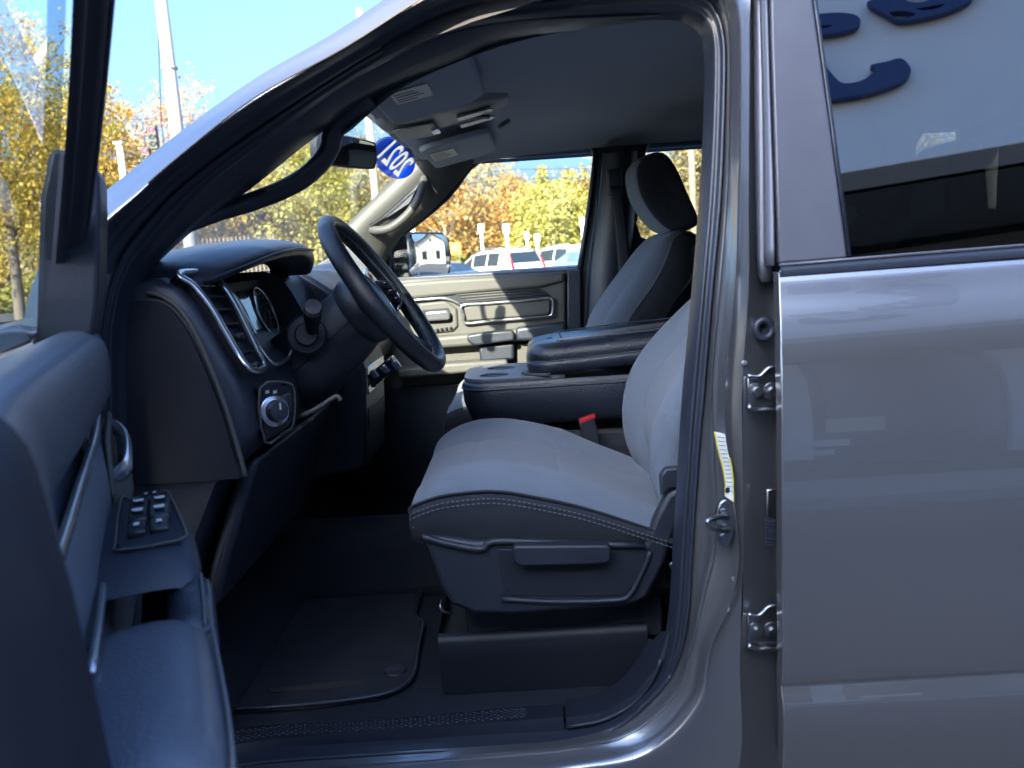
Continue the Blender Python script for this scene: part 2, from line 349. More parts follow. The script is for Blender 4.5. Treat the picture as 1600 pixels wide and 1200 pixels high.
# belt moulding, pillar appliqué, glass of the rear door
def beltpt(px, py, off): return S(px, py, off)
bm_ = []
for px, t, b_ in ((1217,414,432),(1300,407,425.5),(1400,399,417.5),(1500,391,409.5),(1600,383,401),(1700,375,393),(1900,359,377)):
    p0 = S(px, t, .012); p1 = S(px, b_, .004)
    bm_.append([p0+V((0,.02,.0)), p0, p0.lerp(p1,.12)+V((0,-.008,0)), p0.lerp(p1,.5)+V((0,-.009,0)), p1+V((0,-.004,0)), p1+V((0,.008,-.004))])
loft('belt_moulding', bm_, RUBBER, rdoor, caps=False, auto=50)
tube('moulding_edge', [S(1218,414,.003), S(1400,399,.003), S(1600,383,.003), S(1900,359,.003)], .0022, SATIN, rdoor, n=8)
tube('shoulder_edge', [V((xfront(1.5)+.002, .004, 1.5125))]+[V((xfront(1.5)+d, .006, 1.5125)) for d in (.1, .3, .6, 1.2)], .002, PAINT, rdoor, n=8)
ap = [S(1202,-60,.018), S(1204,40,.018), S(1211,260,.018), S(1217,412,.018), S(1325,404,.018), S(1300,215,.018), S(1276,40,.018), S(1262,-60,.018)]
prism('pillar_applique', ap, (0, .02, 0), SATIN, rdoor, bevel=.004)
G0 = [S(1262,-60,.030), S(1276,40,.030), S(1300,215,.030), S(1325,405,.030)]
gx = 1.5
rowsg = [[V((p.x-.012, p.y, p.z)) for p in G0], [V((p.x+(gx-p.x)*.5, .030+skin(p.z), p.z)) for p in G0], [V((gx, .030+skin(p.z), p.z)) for p in G0]]
loft('rear_door_glass', rowsg, TINT, rdoor, smooth=False)
tube('glass_run', [S(1264,-60,.026), S(1278,40,.026), S(1302,215,.026), S(1326,400,.026)], .004, RUBBER, rdoor, n=8)
# window frame top, C pillar, cab rear, roof, bonnet, wings, bed (the rest of the truck)
box('window_header', (.95, .12, 1.965), (1.2, .06, .07), PAINT, rdoor, bevel=.015)
box('c_pillar', (1.58, .07, 1.72), (.16, .06, .56), PAINT, truck, bevel=.02)
roofrows = []
for x, zt, in ((-.30, 1.925), (-.16, 1.965), (.1, 1.998), (.7, 2.015), (1.3, 2.0), (1.66, 1.965), (1.7, 1.93)):
    roofrows.append([V((x+(.14*(1-min(1, y/.7)) if x < 0 and y < .7 else 0)*1, y, zt - dz)) for y, dz in ((.135, .05), (.15, .02), (.20, .0), (.5, -.02), (1.0, -.03), (1.5, -.02), (1.84, .0), (1.90, .015), (1.925, .05))])
loft('roof', roofrows, PAINT, truck)
loft('roof_skirt', [[V((x, y, 1.90)) for x in (-.38, .1, .7, 1.3, 1.66)] for y in (1.925,)] + [[V((x, 1.90, 1.97)) for x in (-.38, .1, .7, 1.3, 1.66)]], PAINT, truck, solid=.01)
hood = [[V((x, y, z-dz)) for y, dz in ((.0, .10), (.06, .02), (.3, .0), (1.0, -.03), (1.7, .0), (1.94, .02), (2.0, .10))] for x, z in ((-1.05, 1.43), (-1.4, 1.42), (-1.9, 1.38), (-2.15, 1.30))]
loft('bonnet', hood, PAINT, truck, solid=.01)
def fender(y, s):
    pts = []
    for x, z in ((-.72, .62), (-.74, 1.40), (-1.1, 1.40), (-1.9, 1.34), (-2.15, 1.22), (-2.2, .70), (-1.98, .60), (-1.93, .78), (-1.80, .94), (-1.60, 1.01), (-1.40, .94), (-1.27, .78), (-1.22, .60)):
        pts.append(V((x, y, z)))
    prism('front_fender', pts, (0, s*.06, 0), PAINT, truck, bevel=.015)
fender(-.01, 1); fender(2.01, -1)
box('front_grille', (-2.2, 1.0, .98), (.08, 1.9, .62), CHROME, truck, bevel=.03)
box('front_bumper', (-2.27, 1.0, .62), (.2, 2.0, .24), CHROME, truck, bevel=.04)
for y, s in ((-.0, 1), (2.0, -1)):
    b = []
    for x, z in ((1.75, .62), (1.75, 1.42), (3.95, 1.42), (3.95, .66), (3.45, .62), (3.38, .80), (3.22, .96), (3.02, 1.01), (2.80, .95), (2.66, .80), (2.60, .62)): b.append(V((x, y, z)))
    prism('bed_side', b, (0, s*.08, 0), PAINT, truck, bevel=.02)
box('tailgate', (3.92, 1.0, 1.08), (.07, 1.84, .66), PAINT, truck, bevel=.02)
box('bed_floor', (2.85, 1.0, .86), (2.2, 1.84, .05), BLACK, truck)
box('bed_headboard', (1.79, 1.0, 1.12), (.05, 1.84, .58), PAINT, truck, bevel=.01)
box('frame_rail', (.8, .62, .56), (5.6, .10, .16), BLACK, truck); box('frame_rail', (.8, 1.38, .56), (5.6, .10, .16), BLACK, truck)
for x in (-1.6, 3.02):
    for y, s in ((.10, -1), (1.90, 1)):
        wh = lathe('wheel', [(.20, -.12), (.36, -.13), (.405, -.10), (.41, 0), (.405, .10), (.36, .13), (.24, .125), (.23, .08)], (x, y, .41), (0, s, 0), RUBBER, truck, n=40)
        lathe('rim', [(.01, .05), (.06, .07), (.07, .055), (.20, .06), (.235, .10), (.235, .0)], (x, y, .41), (0, s, 0), CHROME, wh, n=32)
# cab rear wall with window, passenger side outer wall
for y0 in (.07, 1.53): box('cab_back_panel', (1.68, y0+.2, 1.70), (.05, .40, .48), PAINT, truck, bevel=.01)
box('cab_back_panel', (1.68, 1.0, 1.08), (.05, 1.9, .78), PAINT, truck, bevel=.01)
box('cab_back_panel', (1.68, 1.0, 1.91), (.05, 1.8, .09), PAINT, truck, bevel=.01)
box('rear_window', (1.685, 1.0, 1.68), (.008, 1.1, .42), TINT, truck, bevel=0)
def convex(name, outline, n, rad, par):
    """slightly domed mirror glass"""
    pts = cr(outline, 3, True); c = sum(pts, V())/len(pts); rows_ = []
    for s_ in (1, .85, .7, .5, .3, .1, .002):
        rows_.append([c+(p-c)*s_-n*((((p-c).length*s_)**2)/(2*rad)-.004) for p in pts])
    return loft(name, rows_, MIRR, par, cu=True, caps=False)
# ================================================================== cab interior
# ---- driver A pillar trim with its grab handle
t_out = cr([S(p, q, .125) for p, q in ((1030,23),(800,34),(690,58),(565,118),(400,232),(310,304),(255,365),(210,425),(190,490),(185,560),(188,700),(198,900))], 5)
t_in = cr([S(p, q, .22) for p, q in ((1030,30),(800,63),(712,98),(606,142),(503,207),(392,295),(325,342),(262,396),(236,432),(228,520),(228,640),(240,880))], 5)
mid = [a.lerp(b, .45)+V((.008, -.010, -.004)) for a, b in zip(t_out, t_in)]
back = [p+V((-.01, .05, .012)) for p in t_in]
pil = loft('windscreen_pillar_trim', [t_out, [a.lerp(b, .12)+V((.002,-.004,-.002)) for a, b in zip(t_out, t_in)], mid, t_in, back], SOFT, truck)
hp = cr([S(p, q, o) for p, q, o in ((290,352,.20),(340,333,.235),(380,320,.25),(405,311,.258),(440,297,.26),(473,279,.26),(500,255,.257),(515,232,.25),(520,210,.242),(538,184,.23),(580,152,.21))], 5)
tube('grab_handle', hp, .016, SOFT, pil, n=14, radii=[.0135+.0025*min(1, i/12)+.002*(i/(len(hp)-1)) for i in range(len(hp))])
tube('handle_inlay', [p+V((.006, -.012, .009)) for p in hp[16:38]], .006, GREYTRIM, pil, n=8)
# ---- headliner
dl = [S(p, q, .215) for p, q in ((470,240),(606,142),(712,98),(800,63),(975,31),(1050,29))]
dl = dl + [V((x, .245, 1.935)) for x in (.45, .8, 1.2, 1.64)]
rows = []
for i, d in enumerate(dl):
    x = d.x; zc = interp([(-.36,1.885),(-.28,1.905),(-.15,1.935),(.0,1.955),(.3,1.965),(1.0,1.965),(1.64,1.93)], x)
    zp = interp([(-.36,1.87),(-.28,1.885),(-.15,1.905),(.0,1.925),(.3,1.935),(1.0,1.935),(1.64,1.91)], x)
    xs = min(x, -.28) if i == 0 else x
    rows.append([d, V((x, .34, (d.z+zc)/2+.012)), V((x, .48, zc-.004)), V((x, .8, zc)), V((x, 1.1, zc)), V((x, 1.4, zc)), V((x, 1.66, zc-.008)), V((x, 1.76, zp+.006)), V((x, 1.81, zp-.02))])
rows[0] = [V((-.30, p.y, max(p.z-.002, 1.90) if k > 1 else p.z)) for k, p in enumerate(rows[0])]
hl = loft('headliner', rows, HEAD, truck, sub=2)
prism('windscreen_header', [V((-.29, .27, 1.860)), V((-.29, .6, 1.895)), V((-.30, 1.0, 1.912)), V((-.29, 1.5, 1.912)), V((-.29, 1.84, 1.89)), V((-.29, 1.84, 1.96)), V((-.29, .55, 1.955)), V((-.29, .27, 1.875))], (-.05, 0, .005), HEAD, truck, bevel=.01)
def rplate(name, pts, th, m_, par, bev=.008, seg=3): return prism(name, pts, th, m_, par, bevel=bev, seg=seg)
def visor(y0, y1, lab, dx, dy, par):
    x0, x1 = -.262, -.06
    o = []
    for x, y in ((x0+.03, y0), (x1-.03, y0), (x1, y0+.03), (x1+.01, y1-.06), (x1-.02, y1-.01), (x1-.06, y1), (x0+.02, y1), (x0, y1-.02), (x0, y0+.02)):
        o.append(V((x, y, 1.884+(x-x0)*.20)))
    v = rplate('sun_visor', o, (0, 0, -.018), HEAD, par, .007)
    c = lab
    q = [c-dx-dy, c+dx-dy, c+dx+dy, c-dx+dy]
    zf = lambda p: V((p.x, p.y, 1.884+(p.x-x0)*.20-.0195))
    l = prism('visor_label', [zf(p) for p in q], (0, 0, -.0012), LABELC, v, bevel=0)
    for k in range(4):
        t = (k+1)/5; a = q[0].lerp(q[3], t); b = q[1].lerp(q[2], t)
        tube('print_line', [zf(a.lerp(b, .08))+V((0,0,-.0016)), zf(a.lerp(b, .6+.3*((k*7) % 3)/3))+V((0,0,-.0016))], .0009, STITCH, v, n=4)
    return v
visor(.30, .74, V((-.185, .47, 0)), V((.036, 0, 0)), V((0, .055, 0)), truck); visor(1.22, 1.70, V((-.205, 1.40, 0)), V((.036, 0, 0)), V((0, .085, 0)), truck)
# overhead console
oc = []
for x, hw, z in ((-.325, .07, 1.905), (-.305, .125, 1.893), (-.20, .130, 1.905), (-.10, .115, 1.922), (-.03, .095, 1.938), (.0, .06, 1.950)):
    oc.append([V((x, .97+hw*c, z+dz)) for c, dz in ((-1, .02), (-.96, .004), (-.8, -.006), (0, -.008), (.8, -.006), (.96, .004), (1, .02))])
ocm = loft('overhead_console', oc, OVERH, truck, sub=1)
def ocz(x): x -= .045; return interp([(-.30,1.886),(-.20,1.896),(-.10,1.913),(-.03,1.929)], x)
for yy in (.945, 1.055):
    prism('map_lamp', [V((x-.045, yy+dy, ocz(x)-.003)) for x, dy in ((-.085,-.028),(.0,-.022),(.008,.0),(.0,.022),(-.085,.028))], (0, 0, -.004), LENS_, ocm, bevel=.002)
prism('console_bin', [V((x-.045, 1.0+dy, ocz(x)-.003)) for x, dy in ((-.245,-.085),(-.14,-.09),(-.14,.09),(-.245,.085))], (0, 0, -.005), OVERH, ocm, bevel=.004)
prism('bin_latch', [V((x-.045, 1.0+dy, ocz(x)-.008)) for x, dy in ((-.155,-.03),(-.135,-.03),(-.135,.03),(-.155,.03))], (0, 0, -.006), CHROME, ocm, bevel=.002)
for dy in (-.012, .0, .012):
    box('console_button', (-.075, 1.0+dy, ocz(-.03)-.006), (.05, .008, .006), BLACK, ocm, bevel=.001)
tube('coat_hook', cr([A(780,198,1.1), A(786,194,1.09), A(795,188,1.1)], 4), .006, GREYTRIM, hl, n=8)
lathe('headliner_clip', [(.001, -.002), (.016, -.002), (.018, .002)], A(899, 187, 1.66), (0, .6, -.8), HEAD, hl, n=18)
# ---- windscreen with the year decal, mirror
wb, wt = [], []
for y, xb, xt, zt in ((.16,-.80,-.285,1.872),(.5,-.90,-.31,1.885),(1.0,-.94,-.32,1.895),(1.5,-.90,-.31,1.885),(1.84,-.80,-.285,1.872)):
    wb.append(V((xb, y, 1.44))); wt.append(V((xt, y, zt+.02)))
wrows = [[b.lerp(t, k/4)+V((0, 0, .012*math.sin(math.pi*k/4))) for b, t in zip(wb, wt)] for k in range(5)]
ws = loft('windshield', wrows, GLASS, truck, sub=1)
def wsy(px, py):
    """where a sight line meets the windscreen plane"""
    p0, e1, e2 = V((-.93, 1.0, 1.44)), V((.60, 0, .475)), V((0, 1, 0)); n = e1.cross(e2); d = ray(px, py)
    return CAM+d*((p0-CAM).dot(n)/d.dot(n))
sc_ = A(617, 248, 1.50); tw = R_(25)                      # the glass wraps rearward towards its edge
e1 = V((.60, 0, .475)).normalized(); e2 = V((math.sin(tw), math.cos(tw), 0)); e1 = (e1-e2*e1.dot(e2)).normalized(); nn = e1.cross(e2).normalized()
if nn.x > 0: nn = -nn                                   # outward
def px_of(p): v = p-CAM; d = v.dot(fw); return V((800+FPX*v.dot(RT)/d, 600-FPX*v.dot(UP)/d))
la_ = (e1*-.62+e2*.78).normalized()                     # long axis of the oval sticker
best = None
for k in range(90):
    a = math.pi*k/90; l_ = e1*math.cos(a)+e2*math.sin(a); q_ = (px_of(sc_+l_*.01)-px_of(sc_)).length
    if best is None or q_ < best[0]: best = (q_, l_)
la_ = best[1]
if (px_of(sc_+la_*.01)-px_of(sc_)).y > 0: la_ = -la_    # digits read upwards
sa_ = nn.cross(la_).normalized()
def oval(t, f=1.0): return sc_+(la_*math.cos(t)*.160+sa_*math.sin(t)*.058)*f
def digits(ex): return textmesh('decal_digits', '2021', .112, sc_, la_, sa_, WHITET, None, extrude=ex, bold=.0022)
cut = digits(.02)
dsk = prism('cut_disc', [oval(i*math.pi/24)-nn*.0004 for i in range(48)], nn*.0008, BLUE, None, bevel=0)
bo_ = dsk.modifiers.new('cut', 'BOOLEAN'); bo_.object = cut; bo_.operation = 'DIFFERENCE'; bo_.solver = 'EXACT'
me_ = bpy.data.meshes.new_from_object(dsk.evaluated_get(bpy.context.evaluated_depsgraph_get()))
bpy.data.objects.remove(dsk); bpy.data.objects.remove(cut)
me_.materials.clear(); me_.materials.append(BLUE); decal = link('year_decal', me_, ws, smooth=False)
inn = -nn
bo = [oval(i*math.pi/24, .97)+inn*.0012 for i in range(48)]; bi = [oval(i*math.pi/24, .92)+inn*.0012 for i in range(48)]
mesh('decal_border', bo+bi, [(i, (i+1) % 48, 48+(i+1) % 48, 48+i) for i in range(48)], WHITET, decal, smooth=False)
dg = digits(.0003); dg.parent = decal
mr = A(551, 239, .93)
mb = []
for x, s in ((0, .75), (.01, 1), (.028, 1.0), (.034, .92)):
    mb.append([mr+V((x-.02, c*.125*s-.03, d*.036*s)) for c, d in ((-1,-.4),(-.94,-.9),(-.7,-1),(0,-1.04),(.7,-1),(.94,-.9),(1,-.4),(1,.4),(.94,.9),(.7,1),(0,1.06),(-.7,1),(-.94,.9),(-1,.4))])
mrot = Matrix.Translation(mr) @ Matrix.Rotation(R_(-24), 4, 'Z') @ Matrix.Rotation(R_(8), 4, 'Y') @ Matrix.Translation(-mr)
mb = [[mrot @ p for p in r] for r in mb]
rvm = loft('rear_view_mirror', mb, BLACK, truck, cu=True, caps=True, auto=50)
g = [p+(mb[-1][0]-mb[-2][0]).normalized()*.0 for p in mb[-1]]; gc = sum(g, V())/len(g); nx = mrot.to_3x3() @ V((1, 0, 0))
mesh('mirror_face', [gc.lerp(p, .93)+nx*.0012 for p in g], [tuple(range(len(g)))], MIRR, rvm, smooth=False)
tube('mirror_stem', [mr+V((-.01, 0, .0)), mr+V((-.05, .01, .03)), mr+V((-.055, .012, .075))], .009, BLACK, rvm, n=8)

# ---- dashboard
def dashx(z): return interp([(.90,-.62),(1.10,-.56),(1.235,-.505),(1.272,-.470),(1.33,-.462),(1.39,-.475),(1.458,-.505),(1.513,-.531),(1.555,-.56)], z)
prf = [(-.95,.86),(-.70,.88),(-.62,1.0),(-.57,1.12),(-.520,1.22),(-.478,1.255),(-.464,1.30),(-.467,1.35),(-.478,1.39),(-.508,1.458),(-.534,1.513),(-.556,1.545),(-.59,1.562),(-.66,1.555),(-.80,1.50),(-.95,1.45)]
drows = []
for y, dx, sz in ((.150,-.012,.985),(.158,-.004,.997),(.172,0,1),(.30,.0,1),(.335,.0,1),(.345,.0,1),(.45,.0,1.0),(.735,.0,1.0),(.745,.0,1.0),(.80,.01,1.0),(1.0,.03,1.0),(1.3,.012,.995),(1.6,0,.99),(1.82,-.004,.985)):
    rc = y in (.345, .45, .735)
    drows.append([V((x+(dx if x > -.7 else 0)-((.085 if 1.40 < z < 1.55 else 0) if rc else 0), y, .9+(z-.9)*sz)) for x, z in prf])
dash = loft('dashboard', drows, SOFT, truck, cu=True, caps=True, auto=45)
# end cap seam and inset panel seen through the door gap
seam = cr([A(p, q, .146) for p, q in ((229,458),(250,462),(275,478),(298,508),(318,548),(338,596),(356,645),(372,700),(384,745))], 5)
tube('end_cap_seam', seam, .004, GREYTRIM, dash, n=8, ref=(0, 1, 0))
cap_l = cr([A(p, q, .142) for p, q in ((222,470),(250,474),(270,488),(290,515),(310,555),(330,603),(348,652),(362,702),(374,748))], 4)
cap_b = [V((-.66, .142, p.z)) for p in cap_l]
loft('end_cap', [[a+V((0,.02,0)) for a in cap_b], cap_b, cap_l, [a+V((0,.02,0)) for a in cap_l]], BLACK, dash, auto=40)
# driver air vent
vl = cr([A(p, q, .168) for p, q in ((272,432),(296,450),(322,482),(344,520),(366,557),(387,582))], 4)
vr = cr([A(p, q, .285) for p, q in ((322,431),(344,452),(363,482),(380,517),(396,550),(408,577))], 4)
vl = [p+V((.004, 0, .002)) for p in vl]; vr = [p+V((.004, 0, .002)) for p in vr]
nor = V((.80, -.35, .35)).normalized()
ringp = cr([vl[i] for i in range(0, len(vl), 4)] + [vr[i] for i in range(len(vr)-1, -1, -4)], 4, True)
vent = tube('vent_bezel', [p+nor*.006 for p in ringp], .0062, CHROME, dash, closed=True, n=10, ref=nor, flat=.55)
loft('vent_backing', [[p-nor*.0015 for p in vl], [a.lerp(b, .06)-nor*.03 for a, b in zip(vl, vr)], [a.lerp(b, .94)-nor*.03 for a, b in zip(vl, vr)], [p-nor*.0015 for p in vr]], BLACK, vent, auto=40)
nsl = 7
for k in range(1, nsl+1):
    f = (len(vl)-1)*(k+.2)/(nsl+1); i = int(f); t = f-i
    a = vl[i].lerp(vl[min(i+1, len(vl)-1)], t); b = vr[i].lerp(vr[min(i+1, len(vr)-1)], t)
    a2, b2 = a.lerp(b, .07), a.lerp(b, .93)
    along = (vl[min(i+1, len(vl)-1)]-vl[i]).normalized()
    dn = (along*.25 - nor*.95)*.022
    prism('vent_slat', [a2-nor*.004, b2-nor*.004, b2-nor*.004+dn, a2-nor*.004+dn], along*.0035, CHROME if k == 1 else PLAST, vent, bevel=.001)
box('vent_tab', vl[13].lerp(vr[13], .55)+nor*.001, (.012, .022, .010), PLAST, vent, bevel=.003)
box('vent_tab', vl[19].lerp(vr[19], .55)+nor*.001, (.012, .020, .010), PLAST, vent, bevel=.003)
tube('dash_accent', cr([A(p, q, .30) for p, q in ((330,430),(352,447),(372,472),(388,500),(402,525))], 4), .003, CHROME, dash, n=8)
# instrument hood
hood_rows = []
for y, crest, lipx in ((.165,1.556,-.60),(.22,1.580,-.535),(.30,1.602,-.490),(.40,1.622,-.462),(.52,1.632,-.448),(.64,1.630,-.448),(.74,1.618,-.462),(.80,1.590,-.49)):
    hood_rows.append([V((-.86, y, crest-.075)), V((-.74, y, crest-.022)), V((-.62, y, crest)), V((lipx-.05, y, crest-.003)), V((lipx-.008, y, crest-.016)), V((lipx, y, crest-.034)), V((lipx-.012, y, crest-.046)), V((lipx-.06, y, crest-.040)), V((lipx-.11, y, crest-.050))])
loft('instrument_hood', hood_rows, SOFT, dash, sub=1)
tube('hood_edge', cr([r[5]+V((.001, 0, .004)) for r in hood_rows[1:-2]], 4), .003, PLAST, dash, n=8)
# instrument cluster
c00, c01 = V((-.592, .35, 1.545)), V((-.548, .35, 1.405)); wv = V((0, .38, 0))
cn = (c01-c00).cross(wv).normalized(); cn = cn if cn.x > 0 else -cn
cl = prism('instrument_cluster', [c00, c01, c01+wv, c00+wv], -cn*.02, BLACK, dash, bevel=.003)
for yy in (.10, .28):
    cc = c00.lerp(c01, .52)+V((0, yy, 0)); ea = (c01-c00).normalized()
    lathe('gauge_dial', [(.001, .002), (.052, .002), (.054, .0)], cc, cn, GLOSSB, cl, n=28)
    tube('gauge_ring', [cc+(ea*math.cos(a)+V((0, 1, 0))*math.sin(a))*.055+cn*.006 for a in [i*math.pi/16 for i in range(32)]], .0035, CHROME, cl, closed=True, n=6, ref=cn)
    for k in range(13):
        a = -math.pi*.75+k*math.pi*1.5/12; dr = ea*-math.cos(a)+V((0, 1, 0))*math.sin(a)
        tube('gauge_tick', [cc+dr*.041+cn*.004, cc+dr*.049+cn*.004], .0012, WHITEP, cl, n=4)
    dr = ea*.6+V((0, -1, 0))*.8; tube('gauge_needle', [cc+cn*.005, cc+dr*.043+cn*.005], .0013, RED, cl, n=4)
cm_ = c00.lerp(c01, .45)+V((0, .19, 0))
prism('info_screen', [cm_+(c01-c00)*a+V((0, b, 0))+cn*.003 for a, b in ((-.3,-.03),(.3,-.03),(.3,.03),(-.3,.03))], cn*.002, GLOSSB, cl, bevel=.002)
tube('cluster_trim', cr([V((-.505, .345, 1.44)), V((-.480, .352, 1.395)), V((-.470, .37, 1.385)), V((-.470, .44, 1.388)), V((-.468, .47, 1.400)), V((-.466, .56, 1.405))], 4), .004, CHROME, cl, n=8)
# headlamp switch panel
def SW(p, q, o=0): return A(p, q, .20+(p-400)*.0013)+V((.62, -.78, 0))*o
sw = [SW(p, q) for p, q in ((404,606),(446,598),(458,612),(456,662),(440,676),(412,690))]
sp = prism('switch_panel', [p+V((.62, -.78, 0))*.004 for p in sw], V((-.62, .78, 0))*.03, BLACK, dash, bevel=.004)
tube('switch_panel_trim', cr([p+V((.62, -.78, 0))*.006 for p in sw], 3, True), .0024, GREYTRIM, sp, closed=True, n=6, ref=(.62, -.78, 0))
kc = SW(424, 642, .004); ka = (.72, -.68, .1)
lathe('light_knob', [(.026, 0), (.024, .010), (.018, .012), (.017, .026), (.001, .028)], kc, ka, PLAST, sp, n=24)
lathe('knob_ring', [(.0265, .008), (.0275, .010), (.0255, .0115)], kc, ka, CHROME, sp, n=24)
prism('knob_pointer', [kc+V(ka).normalized()*.0285+V((0, 0, d_))+V((.68, .72, 0))*e_ for d_, e_ in ((.014, -.0015), (.014, .0015), (.002, .0015), (.002, -.0015))], V(ka)*.001, WHITEP, sp, bevel=0)
for k in range(3): box('thumb_wheel', SW(440+k*4.5, 632-k*2, .006), (.010, .005, .034), PLAST, sp, bevel=.002)
for k in range(2): prism('switch_mark', [SW(416+k*12+a, 612+b, .0045) for a, b in ((-3,-2),(3,-3),(3,2),(-3,3))], V((.62, -.78, 0))*.0006, WHITEP, sp, bevel=0)
# knee panel and hood release
prism('knee_panel', [V((-.470, .20, 1.245)), V((-.470, .78, 1.245)), V((-.53, .80, 1.08)), V((-.57, .80, .98)), V((-.57, .20, .98)), V((-.53, .18, 1.08))], (-.04, 0, -.02), PLAST, dash, bevel=.012, seg=3)
tube('release_lever', cr([A(p, q, .30) for p, q in ((470,650),(488,642),(505,632),(520,622),(528,620),(532,626))], 4), .0045, GREYTRIM, dash, n=8)
tube('knee_trim', cr([A(p, q, .32) for p, q in ((404,700),(440,682),(462,668),(490,655))], 3), .0025, GREYTRIM, dash, n=6)
# centre stack seen beyond the wheel
stack = prism('centre_stack', [V((-.42, .86, 1.05)), V((-.40, .86, 1.30)), V((-.46, .86, 1.50)), V((-.54, .86, 1.56)), V((-.7, .86, 1.5)), V((-.7, .86, 1.0))], (0, .30, 0), PLAST, dash, bevel=.012)
sx = lambda z: interp([(1.05,-.42),(1.30,-.40),(1.50,-.46)], z)
for k, (zz, hh) in enumerate(((1.42, .13), (1.27, .07), (1.17, .06))):
    prism('stack_bezel', [V((sx(zz-hh/2)+.004, .885, zz-hh/2)), V((sx(zz-hh/2)+.004, 1.135, zz-hh/2)), V((sx(zz+hh/2)+.004, 1.135, zz+hh/2)), V((sx(zz+hh/2)+.004, .885, zz+hh/2))], (-.01, 0, 0), GLOSSB if k == 0 else CHROME if k == 1 else BLACK, stack, bevel=.003)
for k in range(5): box('stack_knob', (sx(1.27)+.012, .905+k*.05, 1.262), (.014, .026, .022), BLACK, stack, bevel=.004)
# lower switch tray catching the light
box('switch_tray', A(600, 578, .80), (.075, .05, .030), GLOSSB, dash, bevel=.004, rot=Matrix.Rotation(R_(-35), 3, 'Y'))
for k in range(3): box('tray_rocker', A(585+k*17, 584-k*7, .77), (.016, .014, .022), CHROME, dash, bevel=.003, rot=Matrix.Rotation(R_(-35), 3, 'Y'))
# passenger side of the dash: pod and silver vent frame in the sun
pod = []
for y, zt in ((1.30,1.50),(1.36,1.565),(1.5,1.585),(1.66,1.575),(1.74,1.53)):
    pod.append([V((-.80, y, zt-.05)), V((-.64, y, zt)), V((-.56, y, zt-.006)), V((-.525, y, zt-.03)), V((-.515, y, zt-.10)), V((-.51, y, 1.36))])
loft('passenger_dash_pod', pod, SOFT, dash, sub=1)
pv = cr([V((-.508, y, z)) for y, z in ((1.55,1.53),(1.66,1.53),(1.71,1.48),(1.71,1.40),(1.66,1.36),(1.56,1.40))], 4, True)
tube('passenger_vent_bezel', pv, .009, CHROME, dash, closed=True, ref=(1, 0, 0), n=8)
for k in range(4): box('passenger_vent_slat', (-.515, 1.63, 1.40+k*.03), (.02, .13, .005), PLAST, dash, bevel=.001)

# ---- steering wheel and column
wt_, wb_ = A(508, 340, .55), A(690, 576, .55); wc = (wt_+wb_)/2
ed = (wt_-wb_).normalized(); ey_ = V((0, 1, 0)); wn = ed.cross(ey_); wn = wn if wn.x > 0 else -wn; wn.normalize()
wr = (wt_-wb_).length/2-.014
swh = empty('steering_wheel', wc, parent=truck)
rp = [wc+(ed*math.cos(a)+ey_*math.sin(a))*wr for a in [i*math.pi/32 for i in range(64)]]
rr = [.0155+.0025*abs(math.sin(a)) for a in [i*math.pi/32 for i in range(64)]]
tube('rim', rp, .016, WHEELM, swh, closed=True, ref=wn, n=16, radii=rr, flat=1.12)
tube('rim_seam', [p+wn*.001-(p-wc).normalized()*.0165 for p in rp], .0022, STITCH, swh, closed=True, ref=wn, n=6)
hub = []
for r_, h in ((.088, -.055), (.098, -.035), (.095, -.012), (.080, .004), (.05, .012), (.002, .015)):
    hub.append([wc-wn*.022+wn*h+(ed*(math.cos(a)*.80)+ey_*math.sin(a)*1.02)*r_ for a in [i*math.pi/16 for i in range(32)]])
loft('airbag_cover', hub, SOFT, swh, cu=True)
tube('cover_ring', [p+wn*.004 for p in hub[3]], .0025, CHROME, swh, closed=True, ref=wn, n=6)
for a0, wd in ((math.pi/2, .05), (-math.pi/2, .05), (math.pi*.86, .034), (-math.pi*.86, .034)):
    dr = ed*math.cos(a0)+ey_*math.sin(a0); tr = dr.cross(wn)
    rows_ = []
    for r_, hw, dn in ((.07, wd, -.030), (.11, wd*.9, -.024), (.15, wd*.62, -.012), (wr-.006, wd*.55, -.002)):
        c_ = wc+dr*r_+wn*dn
        rows_.append([c_-tr*hw-wn*.008, c_-tr*hw*.9+wn*.006, c_+wn*.009, c_+tr*hw*.9+wn*.006, c_+tr*hw-wn*.008, c_-wn*.016])
    sk = loft('spoke', rows_, PLAST, swh, cu=True, caps=True)
    if abs(a0) < 2:
        for k in range(3):
            c_ = wc+dr*.128+wn*-.004+tr*(k-1)*.021
            box('wheel_button', c_, (.014, .024, .016), GLOSSB, swh, bevel=.003)
        tube('spoke_trim', [wc+dr*.095-tr*wd*.8-wn*.012, wc+dr*.15-tr*wd*.55+wn*.0, wc+dr*.165-wn*.0, wc+dr*.15+tr*wd*.55, wc+dr*.095+tr*wd*.8-wn*.012], .003, CHROME, swh, n=8)
cs = []
for d_, hw, hh, off in ((.03, .060, .055, 0), (.07, .078, .070, -.004), (.13, .085, .078, -.010), (.20, .088, .085, -.016), (.27, .088, .09, -.02)):
    c_ = wc-wn*d_+ed*off
    cs.append([c_+ey_*(math.cos(a)*hw)+ed*(math.sin(a)*hh) for a in [i*math.pi/10 for i in range(20)]])
colm = loft('steering_column', cs, PLAST, truck, cu=True, caps=True)
tube('column_split', [p+(p-wc).normalized()*.0 for p in [r[10] for r in cs]], .002, BLACK, colm, n=6)
k_end, k_base = A(489, 478, .345), A(487, 524, .46)
sd = (k_end-k_base).normalized()
lathe('stalk_boot', [(.038, 0), (.040, .008), (.036, .016), (.024, .018), (.020, .03)], A(479, 524, .455), (.25, -.95, .15), PLAST, colm, n=24)
